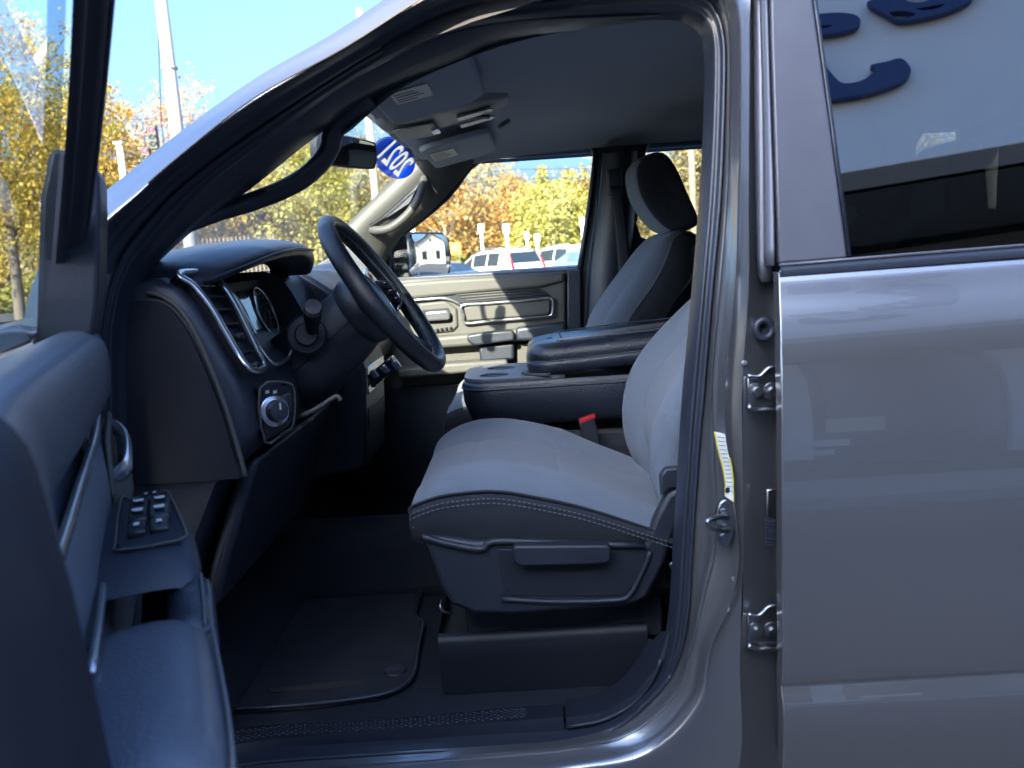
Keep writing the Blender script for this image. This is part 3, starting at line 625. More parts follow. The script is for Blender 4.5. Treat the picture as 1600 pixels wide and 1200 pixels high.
lathe('indicator_stalk', [(.012, 0), (.013, .05), (.0155, .07), (.017, .095), (.017, .128), (.0155, .134), (.001, .135)], k_base, sd, BLACK, colm, n=20)
lathe('stalk_cap', [(.0172, .118), (.0178, .121), (.0178, .126), (.0172, .129)], k_base, sd, GREYTRIM, colm, n=20)
# ---- seats
SEAM = [(-.235,1.085),(-.22,1.112),(-.17,1.133),(-.098,1.138),(-.039,1.131),(.078,1.099),(.202,1.050),(.30,1.01)]
def dashes(name, path, off, m_, par, n, ln=.006, r=.0011):
    """row of thread stitches, one joined part"""
    vs_, fs = [], []; L = [0]
    for a, b in zip(path, path[1:]): L.append(L[-1]+(b-a).length)
    def pt(s):
        for i in range(len(L)-1):
            if s <= L[i+1]: return path[i].lerp(path[i+1], (s-L[i])/max(1e-9, L[i+1]-L[i]))
        return path[-1]
    for k in range(n):
        s = L[-1]*(k+.2)/n; a = pt(s)+off; b = pt(min(L[-1], s+ln))+off; d = (b-a).normalized() if (b-a).length > 1e-6 else V((1,0,0))
        q = d.cross(V((0, 0, 1))).normalized()*r; w_ = d.cross(q).normalized()*r; i0 = len(vs_)
        vs_ += [a+q, a+w_, a-q, a-w_, b+q, b+w_, b-q, b-w_]
        fs += [(i0+j, i0+(j+1) % 4, i0+4+(j+1) % 4, i0+4+j) for j in range(4)]
    o = mesh(name, vs_, fs, m_, par); o['kind'] = 'stuff'; return o
def seat(yc, dx, lean, detail, name):
    sx_ = lambda x: x+dx
    root = empty(name, (dx, yc, .72), parent=truck)
    # cushion
    st = [(-.222,1.094,.0,.965),(-.230,1.104,.004,.975),(-.228,1.114,.010,.988),(-.205,1.124,.022,1),(-.17,1.133,.034,1),(-.128,1.1365,.040,1),(-.120,1.1368,.041,1),(-.112,1.137,.041,1),(-.08,1.137,.042,1),(-.039,1.131,.045,1),(.02,1.116,.045,1),(.050,1.1075,.044,1),(.056,1.1055,.044,1),(.062,1.104,.044,1),(.09,1.095,.043,1),(.14,1.076,.032,1),(.202,1.050,.030,1),(.27,1.022,.026,.98),(.32,1.0,.02,.96)]
    hs_ = [(-.268,0),(-.262,.35),(-.245,.82),(-.215,1.0),(-.185,.92),(-.160,.62),(-.145,.36),(-.137,.10),(-.130,.10),(-.122,.26),(-.09,.30),(-.05,.31),(0,.31)]
    ys = hs_+[(-a, b) for a, b in hs_[-2::-1]]
    rows_ = [[V((sx_(x), yc+y*ws_, z+h*b-((.006 if abs(y) < .19 else .003) if x == .056 and abs(y) < .24 else 0)-(.008 if x == -.120 and abs(y) < .14 else 0))) for y, h in ys] for x, z, b, ws_ in st]
    cush = loft('seat_cushion', rows_, FABL, root, sub=1)
    for s_ in (-1, 1):
        j = 0 if s_ < 0 else -1
        top = cr([r[j] for r in rows_], 3)
        rs = []
        for t, o_ in ((0, -.006), (.06, .004), (.3, .010), (.6, .008), (1, -.004)):
            rs.append([V((p.x, p.y+s_*o_, p.z+((1.052-.10*(p.x-dx+.2)) - .055*max(0,min(1,(p.x-dx-.05)/.3))*0 - p.z)*t)) if True else p for p in top])
        loft('cushion_side', rs, FABD, root)
        if detail and s_ < 0:
            tube('cushion_piping', [p+V((0, -.005, 0)) for p in top], .0028, FABD, root, n=6)
            dashes('stitching', [p+V((0, -.012, -.012)) for p in top], V((0, -.001, 0)), STITCH, root, 64)
            dashes('stitching', [p+V((0, -.014, -.020)) for p in top], V((0, -.001, 0)), STITCH, root, 64)
    fr = [[V((sx_(x), yc+y, z)) for y in (-.25, -.12, 0, .12, .25)] for x, z in ((-.218,1.100),(-.232,1.094),(-.236,1.07),(-.232,1.045),(-.20,1.03))]
    loft('cushion_front', fr, FABD, root)
    # backrest, split into light front and dark sides
    bp = [(x_+.008, z_, w_) for x_, z_, w_ in [(.36,.985,.225),(.315,1.03,.235),(.275,1.075,.245),(.248,1.12,.250),(.224,1.18,.255),(.214,1.248,.258),(.222,1.30,.258),(.247,1.352,.256),(.295,1.42,.250),(.345,1.478,.238),(.388,1.535,.220),(.425,1.578,.200),(.458,1.600,.17),(.495,1.602,.13)]]
    def bx_(x, z): return sx_(x+lean*(z-1.2))
    hb_ = [(-1,.052),(-1,.032),(-.97,.012),(-.90,-.002),(-.78,-.004),(-.66,.010),(-.58,.026),(-.545,.044),(-.52,.044),(-.48,.036),(-.3,.040),(0,.042)]
    by = hb_+[(-a, b) for a, b in hb_[-2::-1]]
    br = []
    for i, (x, z, hw) in enumerate(bp):
        amp = min(1, (len(bp)-1-i)/4+.15)
        # surface normal in the side view
        x2, z2 = bp[min(i+1, len(bp)-1)][:2]; x1, z1 = bp[max(i-1, 0)][:2]
        nx_, nz_ = (z2-z1), -(x2-x1); L_ = math.hypot(nx_, nz_) or 1
        br.append([V((bx_(x+d*amp*nx_/L_, z), yc+y*hw, z+d*amp*nz_/L_)) for y, d in by])
    bk = loft('seat_back', br, FABL, root, sub=1)
    for s_ in (-1, 1):
        j = 0 if s_ < 0 else -1
        a_ = cr([r[j] for r in br], 3); rows2 = []
        for f, o_ in ((0, -.004), (.05, .006), (.35, .010), (.75, .006), (1, -.01)):
            rows2.append([V((p.x+f*interp([(1.0,.10),(1.3,.11),(1.5,.08),(1.6,.05)], p.z), p.y+s_*o_, p.z-f*interp([(1.0,.0),(1.3,.02),(1.5,.05),(1.6,.03)], p.z))) for p in a_])
        loft('backrest_side', rows2, FABD, root)
        if s_ < 0:
            tube('backrest_piping', [p+V((0, -.004, 0)) for p in a_], .0025, FABL, root, n=6)
            if detail:
                for o2_ in (.014, .022): dashes('stitching', [p+V((o2_, -.010, 0)) for p in a_], V((0, -.001, 0)), STITCH, root, 70)
    tp = [[V((p.x+d, p.y*.0+yc+(p.y-yc)*w_, p.z+h)) for p in br[-1]] for d, h, w_ in ((0,0,1),(.03,-.004,1),(.07,-.03,1.05))]
    loft('backrest_top', tp, FABD, root)
    back_ = [[V((bx_(x+.155, z-.02), yc+y*hw, z-.02)) for y in (-1, -.5, 0, .5, 1)] for x, z, hw in bp[:-1]]
    loft('backrest_rear', back_, FABD, root)
    # headrest
    hpz = [(.385,1.71),(.374,1.765),(.380,1.808),(.415,1.832),(.464,1.834),(.500,1.790),(.535,1.705),(.562,1.635),(.548,1.608),(.50,1.600),(.462,1.604),(.418,1.650)]
    hx_ = .05 if False else 0
    hr = cr([(x, 0, z) for x, z in hpz], 3, True)
    cx = sum(p.x for p in hr)/len(hr); cz = sum(p.z for p in hr)/len(hr)
    hrows = []
    for y, s_ in ((-.128,.55),(-.130,.78),(-.122,.93),(-.10,1.0),(-.05,1.02),(0,1.03),(.05,1.02),(.10,1.0),(.122,.93),(.130,.78),(.128,.55)):
        hrows.append([V((sx_(cx+(p.x-cx)*s_)+lean*.5, yc+y, cz+(p.z-cz)*s_)) for p in hr])
    v, f = grid(hrows, True, False, True)
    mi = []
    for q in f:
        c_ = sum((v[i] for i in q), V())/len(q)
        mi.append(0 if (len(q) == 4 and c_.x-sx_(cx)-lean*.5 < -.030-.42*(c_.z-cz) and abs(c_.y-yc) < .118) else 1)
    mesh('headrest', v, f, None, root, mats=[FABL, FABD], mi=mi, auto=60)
    for yy in (-.06, .06): tube('headrest_post', [V((sx_(.50), yc+yy, 1.56)), V((sx_(.505), yc+yy, 1.64))], .006, STEEL, root, n=8)
    return root
ds = seat(.55, 0.0, .36, True, 'driver_seat')
ps = seat(1.47, -.012, 0, None, 'passenger_seat')
# driver seat base, shield, lever, recliner cover
Ys = .275
shp = [(655,834),(740,846),(1008,848),(1022,812),(1042,772),(1066,758),(1066,800),(1040,880),(1012,936),(985,948),(800,962),(740,960),(704,946),(684,905),(668,862)]
shield = prism('seat_shield', [A(p, q, Ys) for p, q in shp], (0, .03, 0), PLAST, ds, bevel=.010, seg=3)
rim_ = cr([A(p, q, Ys-.004) for p, q in ((660,838),(700,850),(752,858),(772,846),(860,848),(1008,853))], 4)
tube('shield_lip', rim_, .0065, PLAST, ds, n=10)
tube('shield_lip', cr([A(p, q, Ys-.003) for p, q in ((785,936),(860,940),(960,938),(985,928),(1005,890),(1016,862))], 4), .005, PLAST, ds, n=10)
prism('shield_recess', [A(p, q, Ys-.0015) for p, q in ((775,858),(1010,862),(1000,900),(980,928),(960,932),(800,932),(786,915))], (0, .004, 0), BLACK, ds, bevel=.002)
prism('height_lever', [A(p, q, Ys-.032) for p, q in ((800,858),(806,853),(950,852),(955,858),(955,876),(945,882),(815,886),(803,880))], (0, .030, 0), PLAST, ds, bevel=.006, seg=3)
prism('recliner_cover', [A(p, q, .272) for p, q in ((1032,745),(1040,732),(1070,730),(1075,760),(1048,764),(1034,776))], (0, .02, 0), SOFT, ds, bevel=.004)
lathe('seat_bolt', [(.001, -.004), (.005, -.004), (.008, 0)], A(1052, 884, .262), (0, 1, 0), STEEL, ds, n=10)
prism('seat_base', [V((-.15, .34, .885)), V((-.19, .34, 1.04)), V((.26, .34, 1.0)), V((.27, .34, .885))], (0, .42, 0), BLACK, ds, bevel=.02)
bk_ = prism('buckle', [A(p, q, .79) for p, q in ((904,658),(928,650),(938,690),(934,702),(912,694))], (0, .028, 0), BLACK, ds, bevel=.004)
prism('buckle_button', [A(p, q, .789) for p, q in ((905,657),(929,648),(931,653),(907,662))], (0, .024, 0), RED, ds, bevel=.001)
tube('buckle_stalk', cr([A(922, 690, .805), A(928, 720, .81), A(935, 760, .80)], 3), .011, BLACK, ds, n=8, flat=.4)

# ---- centre console / folding armrest
ct = empty('centre_console', (.1, 1.02, .72), parent=truck)
def cons_ring(z, x0, x1, y0, y1, r):
    pts = []
    for q_, (cx, cy_, a0) in enumerate(((x0+r, y0+r, math.pi), (x1-.02, y0+.02, 1.5*math.pi), (x1-.02, y1-.02, 0), (x0+r, y1-r, .5*math.pi))):
        rr_ = r if q_ in (0, 3) else .02
        for k in range(7): a = a0+k*math.pi/12; pts.append(V((cx+rr_*math.cos(a), cy_+rr_*math.sin(a), z)))
    return pts
ztop = lambda x: 1.255
cb = [cons_ring(1.13, -.120, .44, .90, 1.15, .05), cons_ring(1.145, -.150, .44, .885, 1.165, .07), cons_ring(1.19, -.166, .44, .878, 1.172, .08), cons_ring(1.235, -.168, .44, .876, 1.174, .08), cons_ring(1.245, -.160, .44, .882, 1.168, .078)]
loft('console_body', cb, LEATH, ct, cu=True, caps=True, auto=50)
tube('console_piping', cons_ring(1.228, -.1695, .44, .8755, 1.1745, .08), .0022, LEATH, ct, closed=True, n=6)
def ell(cx, cy_, rx, ry, n=24): return [(cx+rx*math.cos(2*math.pi*i/n), cy_+ry*math.sin(2*math.pi*i/n)) for i in range(n)]
rim2 = [(p.x, p.y) for p in cons_ring(0, -.160, .10, .882, 1.168, .078)]
tray = holed('cup_tray', [rim2, ell(-.082, .955, .040, .040), ell(-.066, 1.085, .040, .040), [(.0, .93), (.06, .93), (.06, 1.0), (.0, 1.0)]], (0, 0, 1.250), (1, 0, 0), (0, 1, 0), .008, mat('tray_silver', (.20, .21, .24), rough=.38, metal=.2), ct, bev=.0015)
for cx, cy_ in ((-.082, .955), (-.066, 1.085)):
    lathe('cup_well', [(.0405, .004), (.041, -.002), (.036, -.075), (.001, -.075)], (cx, cy_, 1.2475), (0, 0, 1), BLACK, ct, n=24)
    for k in range(3):
        a = k*2.1+.5; c_, s_ = math.cos(a), math.sin(a)
        box('cup_grip', (cx+c_*.036, cy_+s_*.036, 1.243), (.012, .018, .012), BLACK, ct, bevel=.003, rot=Matrix.Rotation(a, 3, 'Z'))
lidp = []
for z, i_ in ((1.258, .012), (1.262, .002), (1.280, -.001), (1.288, .001), (1.291, .004), (1.296, .002), (1.318, .006), (1.332, .022), (1.337, .05)):
    ring = cons_ring(0, .005+i_, .46, .872+i_, 1.178-i_, .07-i_*.5)
    lidp.append([V((p.x, p.y, z+.05*(p.x-.05))) for p in ring])
lid = loft('armrest_lid', lidp, LEATH, ct, cu=True, caps=True, auto=60)
tube('lid_seam', [V((p.x, p.y, 1.2915+.05*(p.x-.05))) for p in cons_ring(0, .0075, .46, .8745, 1.1755, .068)], .0016, STITCH, ct, closed=True, n=6)
ip = [V((p.x, p.y, 1.339+.05*(p.x-.05))) for p in [V((.10,.93,0)), V((.112,.915,0)), V((.44,.905,0)), V((.44,1.145,0)), V((.112,1.135,0)), V((.10,1.12,0))]]
tube('lid_inset_seam', cr(ip, 3, True), .0022, STITCH, ct, closed=True, n=6)
prism('lid_latch', [V((x, y, 1.322+.22*(x-.02))) for x, y in ((.022,.98),(.075,.985),(.075,1.065),(.022,1.07))], (0, 0, .008), LEATH, ct, bevel=.004)
box('latch_button', (.030, 1.02, 1.326), (.010, .04, .008), CHROME, ct, bevel=.002)
tube('lid_hinge_trim', [V((p.x-.012, p.y-.0, 1.258)) for p in cons_ring(0, .005, .30, .876, 1.174, .07)[:7]], .005, GREYTRIM, ct, n=8)
loft('console_foot', [[V((x, y, z)) for y in (.90, .95, 1.1, 1.15)] for x, z in ((-.115, 1.135), (-.118, 1.08), (-.14, 1.0), (-.16, .80))], GREYTRIM, ct, solid=.01)
prism('jump_seat', [V((-.10, .865, .80)), V((-.12, .865, 1.06)), V((.0, .865, 1.10)), V((.34, .865, 1.09)), V((.40, .865, .80))], (0, .33, 0), FABD, ct, bevel=.03, seg=3)

# ---- floor, sill, firewall
fl = prism('cab_floor', [V((-1.0, .16, .70)), V((1.68, .16, .70)), V((1.68, 1.84, .70)), V((-1.0, 1.84, .70))], (0, 0, -.05), CARPET, truck, bevel=.0)
prism('transmission_hump', [V((-1.0, .84, .69)), V((-1.0, .90, .86)), V((-1.0, 1.10, .86)), V((-1.0, 1.18, .69))], (1.6, 0, 0), CARPET, fl, bevel=.04, seg=3)
tb = [[V((x, y, z)) for y in (.14, .5, .84, 1.18, 1.5, 1.86)] for x, z in ((-.62, .703), (-.74, .76), (-.90, .92), (-.97, 1.2), (-.97, 1.5))]
loft('toe_board', tb, CARPET, truck, solid=.02)
zr_ = A(840, 985, .335).z
sr = loft('seat_riser', [[V((x, y, z)) for x in (-.205, -.19, 0, .19, .205)] for y, z in ((.350, .702), (.338, zr_-.05), (.333, zr_-.018), (.337, zr_-.005), (.350, zr_-.002), (.40, zr_-.035), (.78, zr_-.035))], BLACK, fl)
loft('riser_end', [[V((-.205, y, z)) for y, z in ((.350, .702), (.338, zr_-.05), (.333, zr_-.018), (.337, zr_-.005), (.350, zr_))], [V((-.205, .78, z)) for z in (.702, zr_-.05, zr_-.018, zr_-.005, zr_)]], PLAST, fl)
prism('seat_underframe', [V((-.15, .36, zr_-.04)), V((.24, .36, zr_-.04)), V((.24, .36, .95)), V((-.15, .36, .95))], (0, .40, 0), BLACK, fl, bevel=.005)
tube('track_loop', cr([A(690, 938, .33), A(688, 948, .32), A(694, 956, .32), A(706, 957, .33)], 4), .003, STEEL, fl, n=8)
# sill plate in two lengths, with raised grip lines
pin = cr([S(p, q, .26) for p, q in ((250,1168),(400,1135),(600,1124),(800,1105),(880,1100))], 5)
pout = cr([S(p, q, .135) for p, q in ((250,1190),(400,1158),(600,1143),(800,1127),(880,1120))], 5)
sp_rows = [[a+V((0, .05, -.03)) for a in pin], pin, [a.lerp(b, .5)+V((0, 0, .002)) for a, b in zip(pin, pout)], pout, [b+V((0, -.004, -.020)) for b in pout], [b+V((0, -.006, -.05)) for b in pout]]
sill = loft('sill_plate', sp_rows, PLAST, truck, auto=40)
vs_, fs = [], []
for i in range(2, 16):
    for k in range(2, 9):
        a = pin[min(i, len(pin)-2)].lerp(pout[min(i, len(pin)-2)], k/10); b = pin[min(i+1, len(pin)-1)].lerp(pout[min(i+1, len(pin)-1)], k/10)
        for h in range(3):
            c_ = a.lerp(b, (h+.5*(k % 2))/3)+V((0, 0, .0012)); i0 = len(vs_)
            vs_ += [c_+V((dx, dy, -.003)) for dx, dy in ((-.006, 0), (0, -.004), (.006, 0), (0, .004))]+[c_+V((dx*.6, dy*.6, .0016)) for dx, dy in ((-.006, 0), (0, -.004), (.006, 0), (0, .004))]
            fs += [(i0+4, i0+5, i0+6, i0+7)]+[(i0+j, i0+(j+1) % 4, i0+4+(j+1) % 4, i0+4+j) for j in range(4)]
gp = mesh('grip_pattern', vs_, fs, PLAST, sill); gp['kind'] = 'stuff'
p2i = cr([S(p, q, .26) for p, q in ((884,1100),(930,1092),(970,1070),(1000,1035),(1020,1000))], 4)
p2o = cr([S(p, q, .135) for p, q in ((884,1121),(940,1112),(990,1085),(1025,1040),(1045,985))], 4)
loft('sill_end_trim', [[a+V((0,.05,-.02)) for a in p2i], p2i, [a.lerp(b, .5)+V((0,0,.006)) for a, b in zip(p2i, p2o)], p2o, [b+V((0,-.004,-.03)) for b in p2o]], SOFT, truck, auto=40)
tube('sill_lip', cr([S(p, q, .128) for p, q in ((886,1136),(940,1126),(985,1103),(1015,1070),(1033,1030))], 4), .004, PLAST, truck, n=8)
# lower B pillar inner trim + belt
loft('b_pillar_trim', [cr([S(p, q, o) for p, q in ((1110,-10),(1109,215),(1092,450),(1080,600),(1071,720),(1062,860),(1056,960),(1042,1040))], 3) for o in (.13,)] + [[p+V((.02, .05, 0)) for p in cr([S(p, q, .13) for p, q in ((1110,-10),(1109,215),(1092,450),(1080,600),(1071,720),(1062,860),(1056,960),(1042,1040))], 3)]] + [[V((p.x+.16, .19+skin(p.z), p.z)) for p in cr([S(p, q, .13) for p, q in ((1110,-10),(1109,215),(1092,450),(1080,600),(1071,720),(1062,860),(1056,960),(1042,1040))], 3)]], SOFT, truck)
# rear cabin: inner rear door, bench, headrests
box('rear_door_trim', (.98, .12, 1.09), (1.16, .08, .82), SOFT, truck, bevel=.02)
bench = empty('rear_bench', (1.2, 1.0, .72), parent=truck)
prism('bench_cushion', [V((.92, .22, .80)), V((.90, .22, 1.08)), V((0.87, .22, 1.13)), V((1.29, .22, 1.08)), V((1.29, .22, .80))], (0, 1.56, 0), FABD, bench, bevel=.03, seg=3)
prism('bench_back', [V((1.27, .22, 1.05)), V((1.40, .22, 1.60)), V((1.51, .22, 1.60)), V((1.49, .22, 1.0))], (0, 1.56, 0), FABD, bench, bevel=.03, seg=3)
for yy in (.50, 1.0, 1.50):
    prism('headrest', [V((1.300, yy-.13, 1.58)), V((1.305, yy-.13, 1.77)), V((1.33, yy-.13, 1.815)), V((1.385, yy-.13, 1.825)), V((1.415, yy-.13, 1.79)), V((1.435, yy-.13, 1.58))], (0, .26, 0), FABD, bench, bevel=.03, seg=3)

# ---- passenger side: wall, windows, door trim
YP = 1.83
def xz(p): return (p.x, p.z)
fwin = [A(p, q, YP) for p, q in ((608,436),(608,376),(640,358),(700,308),(735,262),(765,242),(800,236),(908,224),(924,229),(930,242),(918,340),(905,421),(690,432))]
rwin = [A(p, q, YP) for p, q in ((1005,240),(998,300),(992,345),(997,367),(1006,376))]+[V((.62, YP, 1.53)), V((1.16, YP, 1.53)), V((1.20, YP, 1.58)), V((1.18, YP, 1.88)), V((1.13, YP, 1.935))]+[A(1104, 209, YP), A(1035, 212, YP), A(1014, 221, YP)]
rimw = [(-1.0, .66), (-1.0, 1.44), (-.62, 1.62), (-.30, 1.90), (-.2, 1.965), (1.70, 1.965), (1.90, 1.6), (1.90, .66)]
qwin = [A(p, q, YP) for p, q in ((1428,335),(1430,226),(1442,206),(1500,184),(1506,225),(1522,256),(1620,240),(1625,322))]
pw = holed('passenger_side_wall', [rimw, [xz(p) for p in fwin], [xz(p) for p in rwin], [xz(p) for p in qwin]], (0, YP+.02, 0), (1, 0, 0), (0, 0, 1), .035, SOFT, truck, bev=.004)
tube('window_seal', cr([p+V((0, -.006, 0)) for p in fwin[1:-1]], 3), .009, RUBBER, pw, n=8)
tube('window_seal', cr([p+V((0, -.006, 0)) for p in rwin], 3, True), .008, RUBBER, pw, n=8, closed=True)
mesh('passenger_glass', [V((p.x, YP+.035, p.z)) for p in fwin], [tuple(range(len(fwin)))], GLASS, pw, smooth=False)
mesh('passenger_rear_glass', [V((p.x, YP+.035, p.z)) for p in rwin], [tuple(range(len(rwin)))], glass_mat('rear_tint', (.62, .70, .72), 1.5), pw, smooth=False)
mesh('passenger_quarter_glass', [V((p.x, YP+.035, p.z)) for p in qwin], [tuple(range(len(qwin)))], GLASS, pw, smooth=False)
box('passenger_outer_skin', (.35, 1.97, 1.02), (2.1, .04, .98), PAINT, pw, bevel=.02)
tube('division_bar', [A(608, 370, YP), A(608, 436, YP)], .008, BLACK, pw, n=8)
pd = empty('passenger_door_trim', (0, YP, 1.1), parent=truck)
def pq(name, pts, y0, th, m_, bev=.006, seg=3): return prism(name, [A(p, q, y0) for p, q in pts], (0, th, 0), m_, pd, bevel=bev, seg=seg)
pq('door_panel', ((560,446),(640,436),(760,431),(884,424),(884,596),(560,612)), YP-.03, .03, GREYTRIM, .012)
pq('lower_door', ((540,606),(884,590),(884,800),(540,820)), YP-.035, .03, SOFT, .012)  # lower door in dark trim: the unlit footwell's shade is put into its colour
pq('door_rear_panel', ((886,423),(908,421),(908,640),(886,640)), YP-.025, .03, SOFT, .006)
pq('upper_pad', ((600,444),(690,437),(780,432),(882,425),(882,440),(845,449),(760,456),(690,463),(600,472)), YP-.045, .03, GREYTRIM, .012)
pq('speaker_slot', ((690,464),(708,458),(775,452),(838,449),(852,455),(862,463),(722,474)), YP-.034, .006, BLACK, .002)
for k in range(3): tube('slot_rib', [A(712+k*8, 461+k*4, YP-.036), A(780, 456+k*4, YP-.036), A(842+k*6, 452+k*4, YP-.036)], .0022, GREYTRIM, pd, n=6)
pq('door_insert', ((724,479),(856,467),(860,471),(860,488),(855,492),(729,502)), YP-.040, .02, GREYTRIM, .006)
tube('insert_trim', cr([A(p, q, YP-.046) for p, q in ((722,477),(760,474),(820,469),(857,465),(863,469),(864,478),(863,488),(857,494),(820,497),(760,502),(727,505),(724,492))], 3, True), .0052, CHROME, pd, closed=True, n=8, ref=(0, 1, 0))
tube('insert_trim', cr([A(p, q, YP-.042) for p, q in ((600,472),(660,468),(697,466),(722,477))], 3), .005, CHROME, pd, n=8, ref=(0, 1, 0))
pq('handle_bezel', ((655,474),(696,470),(714,482),(716,510),(708,518),(652,524)), YP-.040, .02, GREYTRIM, .008)
pq('handle_cup', ((660,484),(700,481),(704,488),(703,502),(662,506)), YP-.0425, .004, BLACK, .002)
pq('door_handle', ((664,488),(698,485),(703,488),(703,498),(698,500),(666,502)), YP-.066, .018, CHROME, .005)
pq('armrest', ((640,530),(735,522),(800,515),(884,506),(884,530),(803,534),(736,541),(640,548)), YP-.085, .06, GREYTRIM, .012)
pq('armrest_grip', ((730,524),(752,520),(800,516),(804,521),(803,532),(742,540),(730,534)), YP-.13, .05, SOFT, .010)
pq('armrest_rear', ((806,512),(884,503),(884,530),(806,533)), YP-.11, .05, SOFT, .012)
pq('door_pocket', ((748,540),(803,536),(803,562),(750,566)), YP-.10, .05, SOFT, .010)
pq('lower_panel', ((805,536),(884,532),(884,588),(805,592)), YP-.06, .04, GREYTRIM, .012)
pq('pocket_ledge', ((620,577),(700,568),(792,562),(795,575),(705,585),(620,592)), YP-.12, .09, GREYTRIM, .010)
for k in range(5): box('panel_button', A(676+k*7, 516-k*1.0, YP-.045), (.010, .010, .008), BLACK, pd, bevel=.002)
# passenger A pillar trim and handle
pa_l = cr([A(p, q, 1.70) for p, q in ((540,362),(556,346),(600,303),(640,264),(667,240))], 4)
pa_r = cr([A(p, q, 1.79) for p, q in ((595,420),(622,372),(672,330),(712,288),(742,250))], 4)
pam = loft('passenger_pillar_trim', [[p+V((-.03,.03,0)) for p in pa_l], pa_l, [a.lerp(b, .35)+V((.0,-.016,0)) for a, b in zip(pa_l, pa_r)], [a.lerp(b, .75)+V((.0,-.012,0)) for a, b in zip(pa_l, pa_r)], pa_r, [p+V((0,.05,0)) for p in pa_r]], PILLARG, truck)
prism('handle_well', [A(p, q, 1.72) for p, q in ((580,350),(606,340),(640,318),(655,288),(657,284),(640,296),(600,330))], (0, .004, 0), SOFT, pam, bevel=.002)
tube('grab_handle', cr([A(p, q, y) for p, q, y in ((575,358,1.74),(592,360,1.71),(612,355,1.695),(636,336,1.69),(652,314,1.69),(660,294,1.70),(663,276,1.73))], 5), .015, PILLARG, pam, n=12)
tube('pillar_seam', cr([A(p, q, 1.705) for p, q in ((577,352),(610,325),(640,298),(658,284))], 4), .002, BLACK, pam, n=6)
# passenger B pillar cover and belt
pq2 = loft('passenger_pillar_cover', [cr([A(p, q, y) for p, q in ((938,236),(930,330),(917,420),(912,540),(905,640))], 3) for y in (1.80,)]+[cr([A(p, q, 1.745) for p, q in ((946,240),(938,330),(925,420),(920,540),(912,640))], 3), cr([A(p, q, 1.74) for p, q in ((985,235),(982,330),(975,420),(970,540),(962,640))], 3), cr([A(p, q, 1.80) for p, q in ((996,236),(992,330),(985,420),(980,540),(972,640))], 3)], SOFT, truck)
tube('pillar_cover_line', [A(940,236,1.755), A(932,330,1.755), A(920,420,1.755), A(914,540,1.755)], .004, PLAST, pq2, n=6)
tube('belt_strap', cr([A(p, q, 1.70) for p, q in ((962,290),(968,340),(974,400),(976,470))], 3), .020, BLACK, pq2, n=8, flat=.1, ref=(0, 1, 0))
box('belt_guide', A(960, 285, 1.715), (.05, .03, .09), PLAST, pq2, bevel=.008)
# passenger towing mirror
pm = empty('passenger_mirror', A(665, 400, 2.12), parent=truck)
mo0 = [A(p, q, 2.12) for p, q in ((634,368),(640,364),(688,363),(698,371),(702,400),(700,428),(690,436),(645,434),(636,427))]
cm = sum(mo0, V())/len(mo0); mh = V((.643, .766, 0)); mn = V((.766, -.643, 0))
mo = [cm+mh*((p.x-cm.x)/mh.x)+V((0, 0, p.z-cm.z)) for p in mo0]
rows_ = []
for d_, s_ in ((0, 1), (-.01, 1.03), (-.05, 1.0), (-.10, .86), (-.13, .5)):
    rows_.append([cm+(p-cm)*s_+mn*d_ for p in mo])
loft('mirror_housing', rows_, BLACK, pm, cu=True, caps=True, auto=50)
convex('mirror_glass', [cm+(p-cm)*.92+mn*.002 for p in mo], mn, 1.3, pm)
prism('mirror_arm', [V((-.46, 1.88, 1.60)), V((-.40, 1.88, 1.60)), V((-.40, 1.88, 1.53)), V((-.46, 1.88, 1.53))], (-.02, .2, 0), PLAST, pm, bevel=.01)
prism('mirror_sail', [A(p, q, 1.90) for p, q in ((606,374),(634,366),(640,436),(606,436))], (0, .02, 0), GREYTRIM, pm, bevel=.004)
# ================================================================== driver door, swung open
PHI = R_(68); HX, HY = -.69, -.04
dd = V((math.cos(PHI), -math.sin(PHI), 0)); dn_ = V((math.sin(PHI), math.cos(PHI), 0))
def D(u, n, z): return V((HX, HY, 0))+dd*u+dn_*n+V((0, 0, z))
door = empty('driver_door', D(0, 0, .55), parent=truck)
# outer skin
skz = [(.60,.04),(.75,.0),(.90,-.02),(1.1,-.03),(1.3,-.025),(1.42,-.01),(1.50,.0),(1.52,.006)]
loft('door_skin', [[D(u, n, z) for z, n in skz] for u in (0, .3, .6, .86)], PAINT, door, solid=.002)
# inner panel: cross sections along the door, (n, z) lists of equal length
def psec(u):
    k = max(0, min(1, (u-.70)/.09)); k = k*k*(3-2*k)      # towards the latch end the pad wraps down
    f = max(0, min(1, (.10-u)/.10))
    e = max(0, min(1, (u-.795)/.055)); e = 1-math.sqrt(max(0, 1-e*e))
    P = [(.036,1.492),(.058,1.505),(.084,1.503),(.100,1.492),(.108+.006*k,1.472),(.107+.010*k,1.44),(.102+.018*k,1.412),
         (.090+.032*k,1.396),(.062+.062*k,1.380),(.060+.065*k,1.355),(.070+.056*k,1.338),(.074+.054*k,1.30),(.080+.051*k,1.26),(.088+.044*k,1.22),(.096+.034*k,1.17),(.104+.02*k,1.10),(.108,1.0),(.106,.90),(.098,.80),(.08,.72),(.045,.68)]
    return [((n*(1-.25*f)-.075*e), z) for n, z in P]
us = [0,.03,.08,.14,.2,.28,.36,.44,.52,.58,.64,.68,.71,.74,.77,.795,.815,.83,.84,.846,.85]
rowsd = [[D(u, n, z) for n, z in psec(u)] for u in us]
ne = us.index(.795)
panel = loft('door_panel', rowsd[:ne+1], DOORV, door, sub=1)
loft('door_edge_trim', rowsd[ne:], BLACK, door, sub=1)
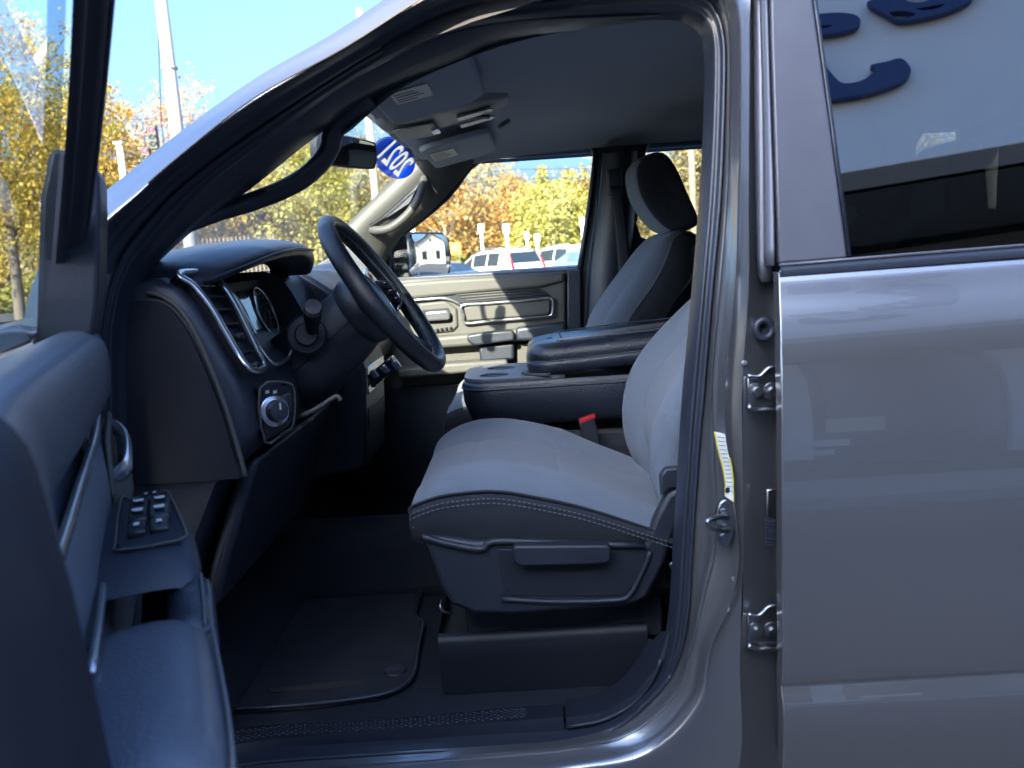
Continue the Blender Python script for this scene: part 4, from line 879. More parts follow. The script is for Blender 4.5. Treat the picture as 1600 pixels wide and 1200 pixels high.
loft('door_hinge_face', [[D(0, n, z) for n, z in psec(0)], [D(-.005, -.0, z) for n, z in psec(0)]], PAINT_IN, door)
loft('door_latch_face', [[D(.85, n, z) for n, z in psec(.85)], [D(.852, -.0, z) for n, z in psec(0)]], BLACK, door)
# accent strip and insert
def dz(u): return interp([(.10,1.43),(.16,1.40),(.22,1.352),(.40,1.335),(.62,1.32),(.72,1.31)], u)
acc = cr([D(.10,.096,1.421), D(.14,.086,1.406), D(.22,.084,1.370), D(.38,.081,1.349), D(.50,.079,1.333), D(.60,.079,1.324)], 4)
tube('door_accent', acc, .0055, CHROME, door, n=10, flat=1.6)
INS = mat('insert_vinyl', (.17, .185, .225), rough=.42, bump=.5, bscale=300)
ins = [[D(u, .079+.006*math.sin(math.pi*t)+.006*t, (interp([(.14,1.395),(.22,1.362),(.38,1.341),(.5,1.325),(.66,1.312)], u))*(1-t)+1.240*t) for t in (0, .04, .3, .6, .96, 1)] for u in (.16,.2,.3,.4,.5,.6,.68)]
loft('door_insert', ins, INS, door)
tube('insert_lower_trim', cr([D(.24,.087,1.262), D(.30,.089,1.250), D(.4,.092,1.246), D(.5,.096,1.244), D(.60,.098,1.242)], 4), .004, CHROME, door, n=8)
# inner release handle in its cup
lv = cr([D(.085,.080,1.366), D(.092,.098,1.364), D(.112,.110,1.352), D(.135,.113,1.336), D(.150,.108,1.318), D(.152,.088,1.306)], 4)
tube('release_handle', lv, .0055, CHROME, door, n=10, flat=2.0)
prism('handle_surround', [D(.065,.086,1.385), D(.15,.086,1.36), D(.17,.086,1.285), D(.065,.086,1.285)], dn_*.008, GREYTRIM, door, bevel=.004)
loft('handle_body', [[D(u, n, z) for u, n, z in ((.07,.088,z0), (.08,.106,z0), (.11,.112,z0-.004), (.145,.110,z0-.008), (.16,.09,z0-.010))] for z0 in (1.322, 1.31, 1.292, 1.284)], GREYTRIM, door)
# armrest: switch pod, pull, pad
pod = []
for u, z, n1 in ((.125,1.262,.140),(.145,1.278,.154),(.19,1.281,.170),(.25,1.277,.179),(.31,1.270,.187),(.37,1.262,.191),(.40,1.252,.190),(.415,1.238,.186)):
    pod.append([D(u,.080,z-.004), D(u,.112,z), D(u,n1-.018,z-.001), D(u,n1-.004,z-.008), D(u,n1,z-.022), D(u,n1-.006,z-.060), D(u,.12,z-.075)])
podm = loft('switch_pod', pod, SOFT, door, sub=1, caps=False)
def pz_(u): return interp([(.14,1.262),(.16,1.276),(.20,1.280),(.26,1.276),(.32,1.268),(.36,1.258)], u)
def pt(u, n, h): return D(u, n, pz_(u)+h)
bez = [(.150,.108),(.150,.142),(.175,.156),(.32,.175),(.348,.170),(.348,.108),(.33,.102),(.17,.100)]
bp_ = prism('switch_bezel', [pt(u, n, .006) for u, n in bez], (0, 0, -.008), PLAST, door, bevel=.003)
tube('switch_bezel_line', cr([pt(u, n, .0062) for u, n in bez], 2, True), .0018, GREYTRIM, door, closed=True, n=6)
GB = mat('switch_black', (.020, .022, .028), rough=.25)
def key(name, u0, u1, n0, n1, h):
    o = prism(name, [pt(u0, n0, h), pt(u0, n1, h), pt(u1, n1, h*.6), pt(u1, n0, h*.6)], (0, 0, -.010), GB, door, bevel=.0025, seg=2); return o
for u0, u1, h in ((.225,.253,.016),(.258,.286,.016)):
    for n0, n1 in ((.114,.135),(.137,.160)):
        k_ = key('window_switch', u0, u1, n0, n1, h)
        um, nm = (u0+u1)/2, (n0+n1)/2
        prism('switch_mark', [pt(um+a*.006, nm+b*.006, h+.0006) for a, b in ((-.6,-1),(-.6,1),(.6,1),(.6,-.4),(.1,-1))], (0, 0, -.001), WHITEP, door, bevel=0)
for n0, n1 in ((.114,.134),(.138,.159)):
    key('lock_switch', .296, .318, n0, n1, .013); prism('switch_mark', [pt(.305+a*.0035, (n0+n1)/2+b*.003, .0128) for a, b in ((-1,-1),(-1,1),(1,1),(1,-1))], (0, 0, -.001), WHITEP, door, bevel=0)
for n0, n1 in ((.115,.129),(.132,.145),(.148,.159)): key('mirror_switch', .203, .215, n0, n1, .010)
key('mirror_selector', .180, .196, .125, .147, .010)
for n_ in (.131, .141): prism('switch_mark', [pt(.188+a*.003, n_+b*.002, .0104) for a, b in ((-1,-1),(-1,1),(1,1),(1,-1))], (0, 0, -.001), WHITEP, door, bevel=0)
# pull grip between pod and pad
gr = []
for u, z in ((.40,1.238),(.42,1.230),(.45,1.226),(.48,1.226),(.52,1.228)):
    gr.append([D(u, .175+.024*math.cos(a), z-.018+.022*math.sin(a)) for a in [i*math.pi/8 for i in range(16)]])
loft('pull_grip', gr, LEATH, door, cu=True, caps=True)
tube('grip_stitch', cr([D(u, .188, z+.003) for u, z in ((.40,1.238),(.45,1.2265),(.52,1.2285))], 4), .0015, STITCH, door, n=6)
tube('grip_stitch', cr([D(u, .194, z-.006) for u, z in ((.40,1.238),(.45,1.2265),(.52,1.2285))], 4), .0015, STITCH, door, n=6)
# padded rear armrest
pad = []
for u, z, n1 in ((.480,1.205,.186),(.492,1.228,.194),(.52,1.238,.198),(.65,1.236,.203),(.70,1.236,.204),(.74,1.236,.204),(.77,1.234,.202),(.79,1.228,.194),(.80,1.205,.178)):
    pad.append([D(u,.088,z-.002), D(u,.11,z+.006), D(u,n1-.048,z+.009), D(u,n1-.022,z+.003), D(u,n1-.005,z-.013), D(u,n1,z-.036), D(u,n1-.006,z-.07), D(u,n1-.05,z-.10), D(u,.10,z-.11)])
loft('armrest_pad', pad, DOORV, door, sub=1)
tube('armrest_seam', cr([p[4]+dn_*.001 for p in pad[1:-1]], 3), .0018, STITCH, door, n=6)
# lower door: map pocket bulge
pk = []
for u in (.12,.18,.3,.45,.6,.74,.79):
    b_ = .05 if .15 < u < .78 else 0
    pk.append([D(u,.10,1.14), D(u,.12+b_,1.12), D(u,.135+b_,1.05), D(u,.135+b_,.95), D(u,.12+b_*.7,.85), D(u,.09,.78)])
loft('map_pocket', pk, PLAST, door, sub=1)
# window frame, glass, sail panel
def F(u, z, n): return D(u, n+.36*(z-1.52), z)
fr_line = [(.045,1.50),(.10,1.565),(.20,1.655),(.32,1.75),(.44,1.83),(.54,1.885),(.64,1.92),(.74,1.94),(.81,1.93),(.845,1.88),(.855,1.7),(.858,1.50)]
fp = cr([V((a, b, 0)) for a, b in fr_line], 4)
def fpath(n, inset):
    out = []
    for i, p in enumerate(fp):
        a = fp[max(0, i-1)]; b = fp[min(len(fp)-1, i+1)]; t = (b-a).normalized(); nr = V((t.y, -t.x, 0))
        q = p+nr*inset; out.append(F(q.x, q.y, n))
    return out
loft('window_frame', [fpath(.036, .006), fpath(.038, -.002), fpath(.058, .0), fpath(.066, .006), fpath(.066, .014), fpath(.060, .018), fpath(.050, .020), fpath(.048, .026)], PLAST, door)
tube('frame_trim_line', fpath(.0680, .007), .0024, SATIN, door, n=6)
tube('frame_edge', fpath(.040, -.006), .0050, PAINT, door, n=8)
loft('glass_run', [fpath(.050, .022), fpath(.050, .032), fpath(.040, .032)], RUBBER, door)
gz = [(.13,1.50),(.22,1.60),(.34,1.70),(.46,1.78),(.56,1.84),(.66,1.885),(.76,1.90),(.82,1.88),(.83,1.5)]
mesh('door_glass', [F(a, b, .040) for a, b in gz], [tuple(range(len(gz)))], GLASSD, door, smooth=False)
sl_ = [(.03,1.492),(.095,1.494),(.104,1.53),(.112,1.578),(.121,1.64),(.126,1.690),(.123,1.704),(.110,1.711),(.088,1.724),(.076,1.722),(.058,1.665)]
prism('sail_panel', [D(.05, n, z) for n, z in sl_], dd*.12, PLAST, door, bevel=.008, seg=3)
# door mirror on the outside
mi_ = empty('door_mirror', D(.22, -.1, 1.5), parent=truck)
def M_(a, b, c): return D(.24+c, -.10-a, 1.66+b)           # a outward, b up, c towards the rear
hs = [(-.02,-.17),(.02,-.19),(.20,-.18),(.225,-.15),(.225,.12),(.19,.16),(.03,.17),(-.01,.14)]
rows_ = []
for c_, s_ in ((.0, 1.0), (.008, 1.0), (-.04, 1.02), (-.09, .9), (-.13, .5)):
    rows_.append([M_(.10+(a-.10)*s_, b*s_, c_) for a, b in hs])
loft('mirror_housing', rows_[1:], BLACK, mi_, cu=True, caps=True, auto=50)
mesh('mirror_glass', [M_(.10+(a-.10)*.93, b*.93, .010+.02*a) for a, b in hs], [tuple(range(len(hs)))], MIRR, mi_, smooth=False)
tube('mirror_arm', [D(.16, -.01, 1.56), M_(.03, -.08, -.05)], .022, BLACK, mi_, n=10)
tube('mirror_arm', [D(.16, -.01, 1.53), M_(.03, -.15, -.05)], .022, BLACK, mi_, n=10)

# ================================================================== floor mat (lies loose on the carpet)
mz = .712
mo_ = [AZ(p, q, mz) for p, q in ((300,1112),(400,1107),(500,1100),(590,1088),(632,1072),(648,1050),(654,1010),(661,975),(650,965),(655,935),(668,912),(690,908))]
mo_ += [V((-.28, .93, mz)), V((-.70, .93, mz)), V((-.78, .50, mz)), V((-.76, .30, mz))]
n_ = len(mo_)
fm = prism('floor_mat', mo_, (0, 0, -.008), MATM, None, bevel=0, smooth=False)
tag(fm, 'dark carpeted floor mat lying in the driver footwell', 'floor mat')
tube('mat_binding', cr([p+V((0, 0, .002)) for p in mo_[:12]], 3), .0045, RUBBER, fm, n=8)
lathe('mat_grommet', [(.001, .003), (.016, .003), (.022, .005), (.024, .001)], AZ(618, 1049, mz), (0, 0, 1), PLAST, fm, n=20)
hp_ = [AZ(p, q, mz+.001) for p, q in ((418,1078),(500,1068),(566,1063),(567,1070),(500,1078),(424,1083))]
prism('heel_patch', hp_, (0, 0, .002), mat('worn_patch', (.045, .038, .036), rough=.9, var=.4, vscale=40), fm, bevel=.0)
# ================================================================== surroundings
ASPH = mat('asphalt', (.055, .055, .058), rough=.85, bump=.8, bscale=60, var=.25, vscale=1.2)
CONC = mat('concrete', (.34, .33, .31), rough=.85, bump=.4, bscale=40, var=.12, vscale=1.0)
GRASSM = mat('verge', (.10, .11, .04), rough=.95, bump=1, bscale=10, var=.4, vscale=.6)
def sheet(name, x0, x1, y0, y1, z, m_):
    o = mesh(name, [(x0, y0, z), (x1, y0, z), (x1, y1, z), (x0, y1, z)], [(0, 1, 2, 3)], m_, smooth=False); o['kind'] = 'structure'; return o
sheet('ground', -450, 450, -450, 450, -.008, GRASSM)
sheet('parking_lot', -60, 60, 9, 30, -.004, ASPH)
sheet('forecourt', -60, 60, -4.2, 9, -.0035, mat('dark_tarmac', (.050, .050, .053), rough=.8, bump=.8, bscale=60, var=.25, vscale=1.2))
pav = box('pavement', (0, -4.65, .06), (60, 1.1, .13), CONC, None, bevel=.01); pav['kind'] = 'structure'
sheet('road', -200, 200, 38, 50, 0.0, ASPH)
PW = mat('painted_line', (.75, .75, .72), rough=.7, var=.1, vscale=8)
for k in range(8):
    o = mesh('bay_line', [(-14+k*4, 21, .0), (-13.88+k*4, 21, .0), (-13.88+k*4, 26, .0), (-14+k*4, 26, .0)], [(0, 1, 2, 3)], PW, smooth=False); o['kind'] = 'structure'

# ---- the building behind the photographer; shades the driver side and mirrors in the glass
YB = -5.4; BANG = R_(15); PIV = V((2.6, YB, 0))
bld = empty('showroom_building', (2, YB-4, 0), 'white showroom building with dark raised letters on its fascia and tall shop windows', 'building')
WALL = mat('white_wall', (.80, .78, .77), rough=.75, var=.03, vscale=2)
WALL2 = mat('grey_wall', (.15, .15, .16), rough=.8, var=.06, vscale=2)
SHOPG = mat('shop_glass', (.03, .035, .04), rough=.04, coat=.5)
FZ0, FZ1 = 4.1, 6.05
box('fascia', (3.5, YB-.25, (FZ0+FZ1)/2), (17, .5, FZ1-FZ0), WALL, bld, bevel=.01)
box('soffit', (3.5, YB-1.2, FZ0+.05), (17, 1.6, .1), WALL2, bld, bevel=.01)
box('wall', (3.5, YB-2.2, 2.0), (17, .2, 4.1), WALL2, bld, bevel=.01)
box('roof', (3.5, YB-6, 5.85), (17, 11, .3), WALL2, bld, bevel=.02)
box('rear_wall', (3.5, YB-11.3, 2.6), (17, .3, 5.7), WALL2, bld, bevel=.02)
for x in (-4.9, 11.9): box('end_wall', (x, YB-6.5, 2.55), (.3, 9.6, 5.7), WALL2, bld, bevel=.01)
for x in (-4.2, -1.9, .4, 4.9, 7.2, 9.5):
    box('column', (x, YB-.55, 2.0), (.34, .34, 4.1), WALL, bld, bevel=.01)
    box('window_pane', (x+1.15, YB-2.08, 1.95), (1.9, .03, 3.1), SHOPG, bld, bevel=0)
    box('window_sill', (x+1.15, YB-2.03, .30), (2.0, .12, .12), WALL, bld, bevel=.005)
for x, wd in ((4.35, .42), (5.45, .7), (2.2, .3)): box('pilaster', (x, YB-2.02, 1.95), (wd, .14, 3.6), WALL, bld, bevel=.01)
box('notice_board', (2.75, YB-2.0, 1.05), (.55, .06, .42), mat('cream_board', (.75, .68, .5), rough=.6), bld, bevel=.01)
box('kick_band', (1.6, YB-2.03, .55), (2.2, .10, .18), WALL, bld, bevel=.01)
box('parapet_cap', (3.5, YB-.25, FZ1+.03), (17.1, .6, .06), WALL2, bld, bevel=.01)
# raised letters on the fascia, as they show in the rear door glass
LETT = mat('letter_blue', (.012, .03, .12), rough=.35)
t_ = math.atan(TK); gn = V((0, -math.cos(t_), math.sin(t_))); gp0 = V((0, .030, 1.52))
RB = Matrix.Translation(PIV) @ Matrix.Rotation(BANG, 4, 'Z') @ Matrix.Translation(-PIV); RBI = RB.inverted()
def refl(px, py):
    d = ray(px, py); h = CAM+d*((gp0-CAM).dot(gn)/d.dot(gn)); r = d-gn*(2*d.dot(gn))
    h = RBI @ h; r = RBI.to_3x3() @ r
    p = h+r*((YB-h.y)/r.y); return (-p.x, p.z)
def letter(outs):
    o3 = [[tuple(q.xy) for q in cr([V((*refl(*p), 0)) for p in o], 3, True)] for o in outs]
    return holed('letter', o3, (0, YB+.05, 0), (-1, 0, 0), (0, 0, 1), .06, LETT, bld, bev=.006)
letter([[(1262,84),(1290,114),(1310,136),(1330,138),(1350,132),(1364,121),(1366,115),(1360,110),(1384,105),(1405,100),(1418,112),(1419,122),(1408,135),(1375,148),(1345,156),(1320,160),(1280,163),(1255,150),(1245,110)]])
letter([[(1240,34),(1280,31),(1310,29),(1335,33),(1342,42),(1335,52),(1315,58),(1280,63),(1240,66),(1240,56),(1280,54),(1297,51),(1300,48),(1280,48),(1240,50)]])
letter([[(1355,12),(1395,0),(1430,-18),(1480,-36),(1530,-34),(1519,0),(1510,12),(1485,24),(1460,32),(1420,40),(1400,40),(1385,32)], [(1408,3),(1420,-6),(1440,-8),(1455,0),(1450,10),(1430,14),(1414,11)], [(1428,23),(1450,19),(1475,15),(1462,23),(1440,26)], [(1386,29),(1405,26),(1430,31),(1415,37),(1400,38)]])
bld.matrix_world = RB @ Matrix.Translation(bld.location)

# ---- plants
def leafmat(name, c1, c2, c3):
    m_ = bpy.data.materials.new(name); m_.use_nodes = True; t = m_.node_tree; b = t.nodes['Principled BSDF']; b.inputs['Roughness'].default_value = .6
    oi = t.nodes.new('ShaderNodeAttribute'); oi.attribute_name = 'tone'
    rmp = t.nodes.new('ShaderNodeValToRGB'); e = rmp.color_ramp.elements; e[0].color = (*c1, 1); e[1].color = (*c3, 1); k = e.new(.5); k.color = (*c2, 1)
    t.links.new(oi.outputs['Fac'], rmp.inputs[0]); t.links.new(rmp.outputs[0], b.inputs['Base Color'])
    b.inputs['Transmission Weight'].default_value = 0
    tl = t.nodes.new('ShaderNodeBsdfTranslucent'); mx = t.nodes.new('ShaderNodeMixShader'); mx.inputs[0].default_value = .35
    t.links.new(rmp.outputs[0], tl.inputs[0]); t.links.new(b.outputs[0], mx.inputs[1]); t.links.new(tl.outputs[0], mx.inputs[2]); t.links.new(mx.outputs[0], t.nodes['Material Output'].inputs[0])
    return m_
LM = {'gold': leafmat('gold_leaves', (.32,.21,.03), (.50,.34,.05), (.60,.46,.08)), 'green': leafmat('green_leaves', (.10,.11,.02), (.24,.23,.04), (.42,.36,.06)),
      'rust': leafmat('rust_leaves', (.36,.18,.05), (.50,.28,.09), (.58,.40,.15)), 'lime': leafmat('lime_leaves', (.27,.26,.06), (.42,.39,.10), (.54,.48,.16)), 'olive': leafmat('olive_leaves', (.24,.19,.08), (.40,.32,.14), (.54,.44,.22))}
BARK = mat('bark', (.17, .14, .11), rough=.9, bump=1, bscale=30, var=.3, vscale=6)
BARKL = mat('pale_bark', (.38, .33, .27), rough=.85, bump=.6, bscale=20, var=.25, vscale=5)
def tree(x, y, h, rx, kind, label, n=2600, leaf=.22, bare=0, seed=0, base=.2, rz=None, bark=None):
    r = random.Random(seed*13+5); rt = empty('tree', (x, y, 0), label, 'tree', group='autumn trees beyond the road')
    rz = rz or h*(1-base)/2; cz = h-rz; vs_, fs = [], []
    def limb(a, b, ra, rb, k=5):
        d = (b-a).normalized(); s = d.cross(V((.3, .2, .9))).normalized(); u = d.cross(s); i0 = len(vs_)
        for p, q in ((a, ra), (b, rb)): vs_.extend([p+(s*math.cos(2*math.pi*j/k)+u*math.sin(2*math.pi*j/k))*q for j in range(k)])
        fs.extend([(i0+j, i0+(j+1) % k, i0+k+(j+1) % k, i0+k+j) for j in range(k)])
    tr = h*.016+.05; tips = []
    p = V((x, y, -.1)); segs = 5
    for i in range(segs):
        q = V((x+r.uniform(-.25, .25)*h*.06, y+r.uniform(-.2, .2), (i+1)/segs*h*.86)); limb(p, q, tr*(1-i/segs*.8), tr*(1-(i+1)/segs*.8)); 
        if i >= 1:
            for k in range(3+2*(bare > 0)):
                a = r.uniform(0, 6.28); L = rx*r.uniform(.5, .95)*(1-.1*i); e = q+V((math.cos(a)*L, math.sin(a)*L, L*r.uniform(.35, .95))); limb(q.lerp(p, r.random()*.6), e, tr*.34*(1-i*.1), .02); tips.append(e)
                for _ in range(2+3*(bare > 0)):
                    e2 = e.lerp(q, r.uniform(.1, .6)); f2 = e2+V((r.uniform(-1, 1), r.uniform(-1, 1), r.uniform(.2, 1.1)))*L*.45; limb(e2, f2, tr*.14, .012, 4); tips.append(f2)
                    if bare:
                        for _ in range(2):
                            e3 = e2.lerp(f2, r.uniform(.3, .9)); limb(e3, e3+V((r.uniform(-1, 1), r.uniform(-1, 1), r.uniform(.2, 1)))*L*.25, .022, .01, 3)
        p = q
    mesh('trunk', vs_, fs, bark or BARK, rt)
    clumps = []
    for _ in range(int(26+n/120)):
        a, c_, s_ = r.uniform(0, 6.28), r.uniform(-1, 1), r.random()**.45
        q = math.sqrt(1-c_*c_)
        clumps.append((V((x+math.cos(a)*q*rx*s_, y+math.sin(a)*q*rx*s_, cz+c_*rz*s_)), r.uniform(.16, .34)*rx, r.random()))
    for tp in tips:
        if r.random() < .6: clumps.append((tp, r.uniform(.12, .25)*rx, r.random()))
    vs2, fs2, tone = [], [], []
    nl = int(n*(1-bare))
    for _ in range(nl):
        c_, cr_, tn = r.choice(clumps)
        q = c_+V((r.gauss(0, .5), r.gauss(0, .5), r.gauss(0, .42)))*cr_
        if q.z < h*.08: continue
        a = V((r.uniform(-1, 1), r.uniform(-1, 1), r.uniform(-1, 1))).normalized(); b = a.cross(V((r.uniform(-1, 1), r.uniform(-1, 1), r.uniform(-1, 1)))).normalized()
        s_ = leaf*r.uniform(.5, 1.25); i0 = len(vs2); a *= s_; b *= s_*.7
        vs2 += [q-a*.5, q+b*.5, q+a*.5, q-b*.5]; fs2.append((i0, i0+1, i0+2, i0+3)); tone += [max(0, min(1, tn*.7+r.random()*.4-.05))]
    me = bpy.data.meshes.new('crown'); me.from_pydata([tuple(v) for v in vs2], [], fs2); me.materials.append(LM[kind])
    at_ = me.attributes.new('tone', 'FLOAT', 'FACE'); at_.data.foreach_set('value', tone)
    link('crown', me, rt, smooth=False)
    return rt
def X_at(px, y): return A(px, 420, y).x
T = [  # px in the picture, distance, height, crown radius, kind, label, leaf count, bare
 (20, 40, 15.0, 5.2, 'gold', 'big yellow tree seen through the open door window', 5200, 0),
 (95, 48, 15.5, 4.6, 'green', 'tall dark green and yellow tree right behind the open door frame', 5200, 0),
 (165, 52, 14.0, 4.0, 'gold', 'golden tree rising above the traffic lights', 4800, 0),
 (245, 62, 14.6, 4.6, 'rust', 'rust brown half bare tree behind the white steel pole', 3600, .35),
 (325, 66, 17.0, 4.4, 'rust', 'thin bare branched tree beside the silver windscreen pillar', 2600, .75),
 (360, 56, 9.5, 4.2, 'gold', 'yellow tree above the dashboard behind the dark fence', 4200, .1),
 (440, 60, 11.5, 4.6, 'gold', 'yellow tree seen inside the grab handle loop', 4200, .1),
 (505, 55, 10.0, 4.2, 'lime', 'lime yellow tree left of the steering wheel top', 4200, .1),
 (560, 64, 11.0, 4.2, 'olive', 'olive tree behind the rear view mirror', 3800, .3),
 (640, 62, 9.5, 3.6, 'olive', 'thin tree beside the far windscreen pillar', 3000, .5),
 (700, 58, 9.2, 4.2, 'rust', 'brown half bare tree above the far door mirror', 3600, .45),
 (755, 66, 9.6, 4.2, 'olive', 'tallest tree in the far front window with bare pale branches', 3600, .5),
 (815, 60, 6.6, 3.6, 'rust', 'rust tree above the white wagon roof', 3600, .4),
 (865, 56, 6.2, 3.2, 'lime', 'bright lime green tree in the far front window', 4600, 0),
 (905, 62, 6.3, 3.2, 'gold', 'orange gold tree at the rear edge of the far front window', 3800, .1),
 (975, 60, 9.0, 4.0, 'olive', 'tree hidden mostly behind the far door pillar', 2600, .2),
 (1085, 58, 10.5, 3.2, 'olive', 'leafy tree beside the wooden utility pole', 3400, .2),
 (1420, 60, 8.0, 5.0, 'olive', 'olive tree glimpsed past the rear headrests', 2600, .3),
]
for i, (px, yy, h, rx, kd, lb, n, br_) in enumerate(T):
    tree(X_at(px, yy), yy, h, rx, kd, lb, int(n*3.0), .26 if yy > 50 else .20, br_, i, base=.04, bark=BARKL if br_ > .3 else BARK)
# far wood: undergrowth and tree mass that nobody could count
r = random.Random(99); vs2, fs2, tone = [], [], []
for _ in range(80000):
    px = r.uniform(-200, 1750); yy = r.uniform(72, 92); x = X_at(px, yy)
    zt = 7.0+2.0*math.sin(px*.013)+1.5*math.sin(px*.041+1)+(3.5 if px < 380 else 0)-(2.6 if 780 < px < 1000 else 0); z = r.random()**1.15*zt
    a = V((r.uniform(-1, 1), r.uniform(-1, 1), r.uniform(-1, 1))).normalized(); b = a.cross(V((r.uniform(-1, 1), r.uniform(-1, 1), r.uniform(-1, 1)))).normalized()
    s_ = r.uniform(.18, .5); q = V((x, yy, z)); i0 = len(vs2); a *= s_; b *= s_*.7
    vs2 += [q-a, q+b, q+a, q-b]; fs2.append((i0, i0+1, i0+2, i0+3)); tone.append(max(0, min(1, .5+.5*math.sin(px*.02)*math.cos(z*.6)+r.uniform(-.4, .4))))
me = bpy.data.meshes.new('far_wood'); me.from_pydata([tuple(v) for v in vs2], [], fs2); me.materials.append(LM['olive'])
at_ = me.attributes.new('tone', 'FLOAT', 'FACE'); at_.data.foreach_set('value', tone)
fwd = link('far_wood', me, None, smooth=False); tag(fwd, 'distant autumn wood behind the road', 'wood', kind='stuff')
vs2, fs2, tone = [], [], []
for _ in range(9000):
    px = r.uniform(-100, 1700); yy = r.uniform(51.5, 55); x = X_at(px, yy); z = r.random()*(1.6+.9*math.sin(px*.03))
    a = V((r.uniform(-1, 1), r.uniform(-1, 1), r.uniform(-1, 1))).normalized(); b = a.cross(V((r.uniform(-1, 1), r.uniform(-1, 1), r.uniform(-1, 1)))).normalized()
    s_ = r.uniform(.12, .3); q = V((x, yy, max(.02, z))); i0 = len(vs2); a *= s_; b *= s_*.7
    vs2 += [q-a, q+b, q+a, q-b]; fs2.append((i0, i0+1, i0+2, i0+3)); tone.append(r.random())
me = bpy.data.meshes.new('undergrowth'); me.from_pydata([tuple(v) for v in vs2], [], fs2); me.materials.append(LM['green'])
at_ = me.attributes.new('tone', 'FLOAT', 'FACE'); at_.data.foreach_set('value', tone)
tag(link('undergrowth', me, None, smooth=False), 'low green undergrowth along the far roadside', 'undergrowth', kind='stuff')
# ---- street furniture
POLEW = mat('white_steel', (.62, .61, .58), rough=.5, var=.06, vscale=3)
WOOD = mat('pole_wood', (.34, .26, .18), rough=.85, bump=.6, bscale=25, var=.2, vscale=3)
WOODP = mat('pale_pole_wood', (.50, .42, .32), rough=.85, bump=.6, bscale=25, var=.2, vscale=3)
def pole(name, px, y, h, r_, m_, label, cat, lean=0):
    x = X_at(px, y); rt = empty(name, (x, y, 0), label, cat)
    tube('shaft', [V((x, y, -.05)), V((x+lean*.5, y, h*.5)), V((x+lean, y, h))], r_, m_, rt, n=14, radii=[r_*1.15, r_, r_*.8], ref=(0, 1, 0))
    return rt, x
POLEG = mat('grey_steel', (.34, .33, .32), rough=.5, var=.08, vscale=3)
sp, x = pole('signal_pole', 303, 18, 9.5, .15, POLEG, 'tall white steel pole left of the windscreen pillar', 'pole')
for zz in (3.55, 6.15): lathe('collar', [(.15, -.03), (.175, -.025), (.175, .025), (.15, .03)], (x, 18, zz), (0, 0, 1), POLEG, sp, n=16)
box('pole_base', (x, 18, .06), (.5, .5, .14), CONC, sp, bevel=.02)
tube('conduit', [V((x-.30, 18, 3.0)), V((x-.33, 18, 5.0)), V((x-.12, 18, 7.2))], .012, BLACK, sp, n=6)
p2, xw = pole('utility_pole', 597, 42, 14.0, .20, WOODP, 'pale wooden utility pole seen through the windscreen', 'utility pole')
p3, xr = pole('utility_pole', 1086, 46, 11.5, .19, WOOD, 'brown wooden utility pole in the far rear window', 'utility pole')
p4, xl = pole('utility_pole', 92, 44, 9.3, .19, WOODP, 'leaning wooden utility pole seen through the open door glass', 'utility pole', lean=-.5)
for p_, xx, y_, hs_ in ((p2, xw, 42, (9.6, 10.8)), (p3, xr, 46, (7.4, 8.6)), (p4, xl, 44, (7.5,))):
    for z_ in hs_:
        box('crossarm', (xx, y_-.22, z_), (2.4, .10, .12), WOOD, p_, bevel=.01)
        for k in (-1, -.6, .6, 1): lathe('insulator', [(.05, 0), (.06, .05), (.035, .08), (.05, .13), (.01, .16)], (xx+k*1.1, y_-.22, z_+.06), (0, 0, 1), GREYTRIM, p_, n=8)
wires = empty('utility_wires', (0, 43, 6), 'dark utility wires strung across above the road', 'wires')
WIREM = mat('wire_black', (.05, .05, .055), rough=.6)
for k, (z0, z1, sag) in enumerate(((6.0, 5.2, .5), (6.4, 5.7, .4), (7.6, 7.2, .5), (9.7, 8.7, .6), (10.9, 9.3, .6))):
    pts = []
    for j in range(25):
        t = j/24; xx = -60+t*120; pts.append(V((xx, 42.5+t*3, z0+(z1-z0)*t-sag*math.sin(math.pi*((t*4) % 1)))))
    tube('wire', pts, .018, WIREM, wires, n=5)
REDL = mat('red_lamp', (.6, .02, .03), rough=.3, emit=((1, .03, .05), 2.0)); SIGD = mat('signal_housing', (.03, .045, .04), rough=.5)
sgx = A(240, 215, 40).x; sgz = A(240, 215, 40).z
sg = empty('traffic_light', (sgx, 40, 4.5), 'pair of traffic signal heads showing red beside the white pole', 'traffic light')
for dx, z_ in ((.0, sgz), (-.45, sgz-.95)):
    hd = box('signal_head', (sgx+dx, 40, z_), (.42, .3, 1.1), SIGD, sg, bevel=.03)
    for k in (-1, 0, 1):
        lathe('signal_lens', [(.001, -.04), (.11, -.02), (.14, 0)], (sgx+dx, 39.85, z_-k*.33), (0, 1, 0), REDL if k == -1 else SIGD, hd, n=16)
        tube('signal_visor', [V((sgx+dx+.16*math.cos(a), 39.72, z_-k*.33+.16*math.sin(a))) for a in [math.pi*i/10 for i in range(11)]], .05, SIGD, hd, n=6, ref=(0, 1, 0), flat=.15)
tube('span_wire', [V((sgx-8, 40, sgz+1.3)), V((sgx-.2, 40, sgz+.75)), V((sgx+9, 40, sgz+1.4))], .02, WIREM, sg, n=5)
tube('hanger', [V((sgx, 40, sgz+.75)), V((sgx, 40, sgz+.5))], .03, SIGD, sg, n=6); tube('hanger', [V((sgx-.45, 40, sgz+.77)), V((sgx-.45, 40, sgz-.5))], .025, SIGD, sg, n=6)
px_, xq = pole('post', 212, 30, A(193, 224, 30).z, .13, POLEW, 'short white post below the traffic signal heads', 'post'); box('post_cap', (xq, 30, A(193, 224, 30).z+.02), (.32, .3, .08), POLEW, px_, bevel=.02)
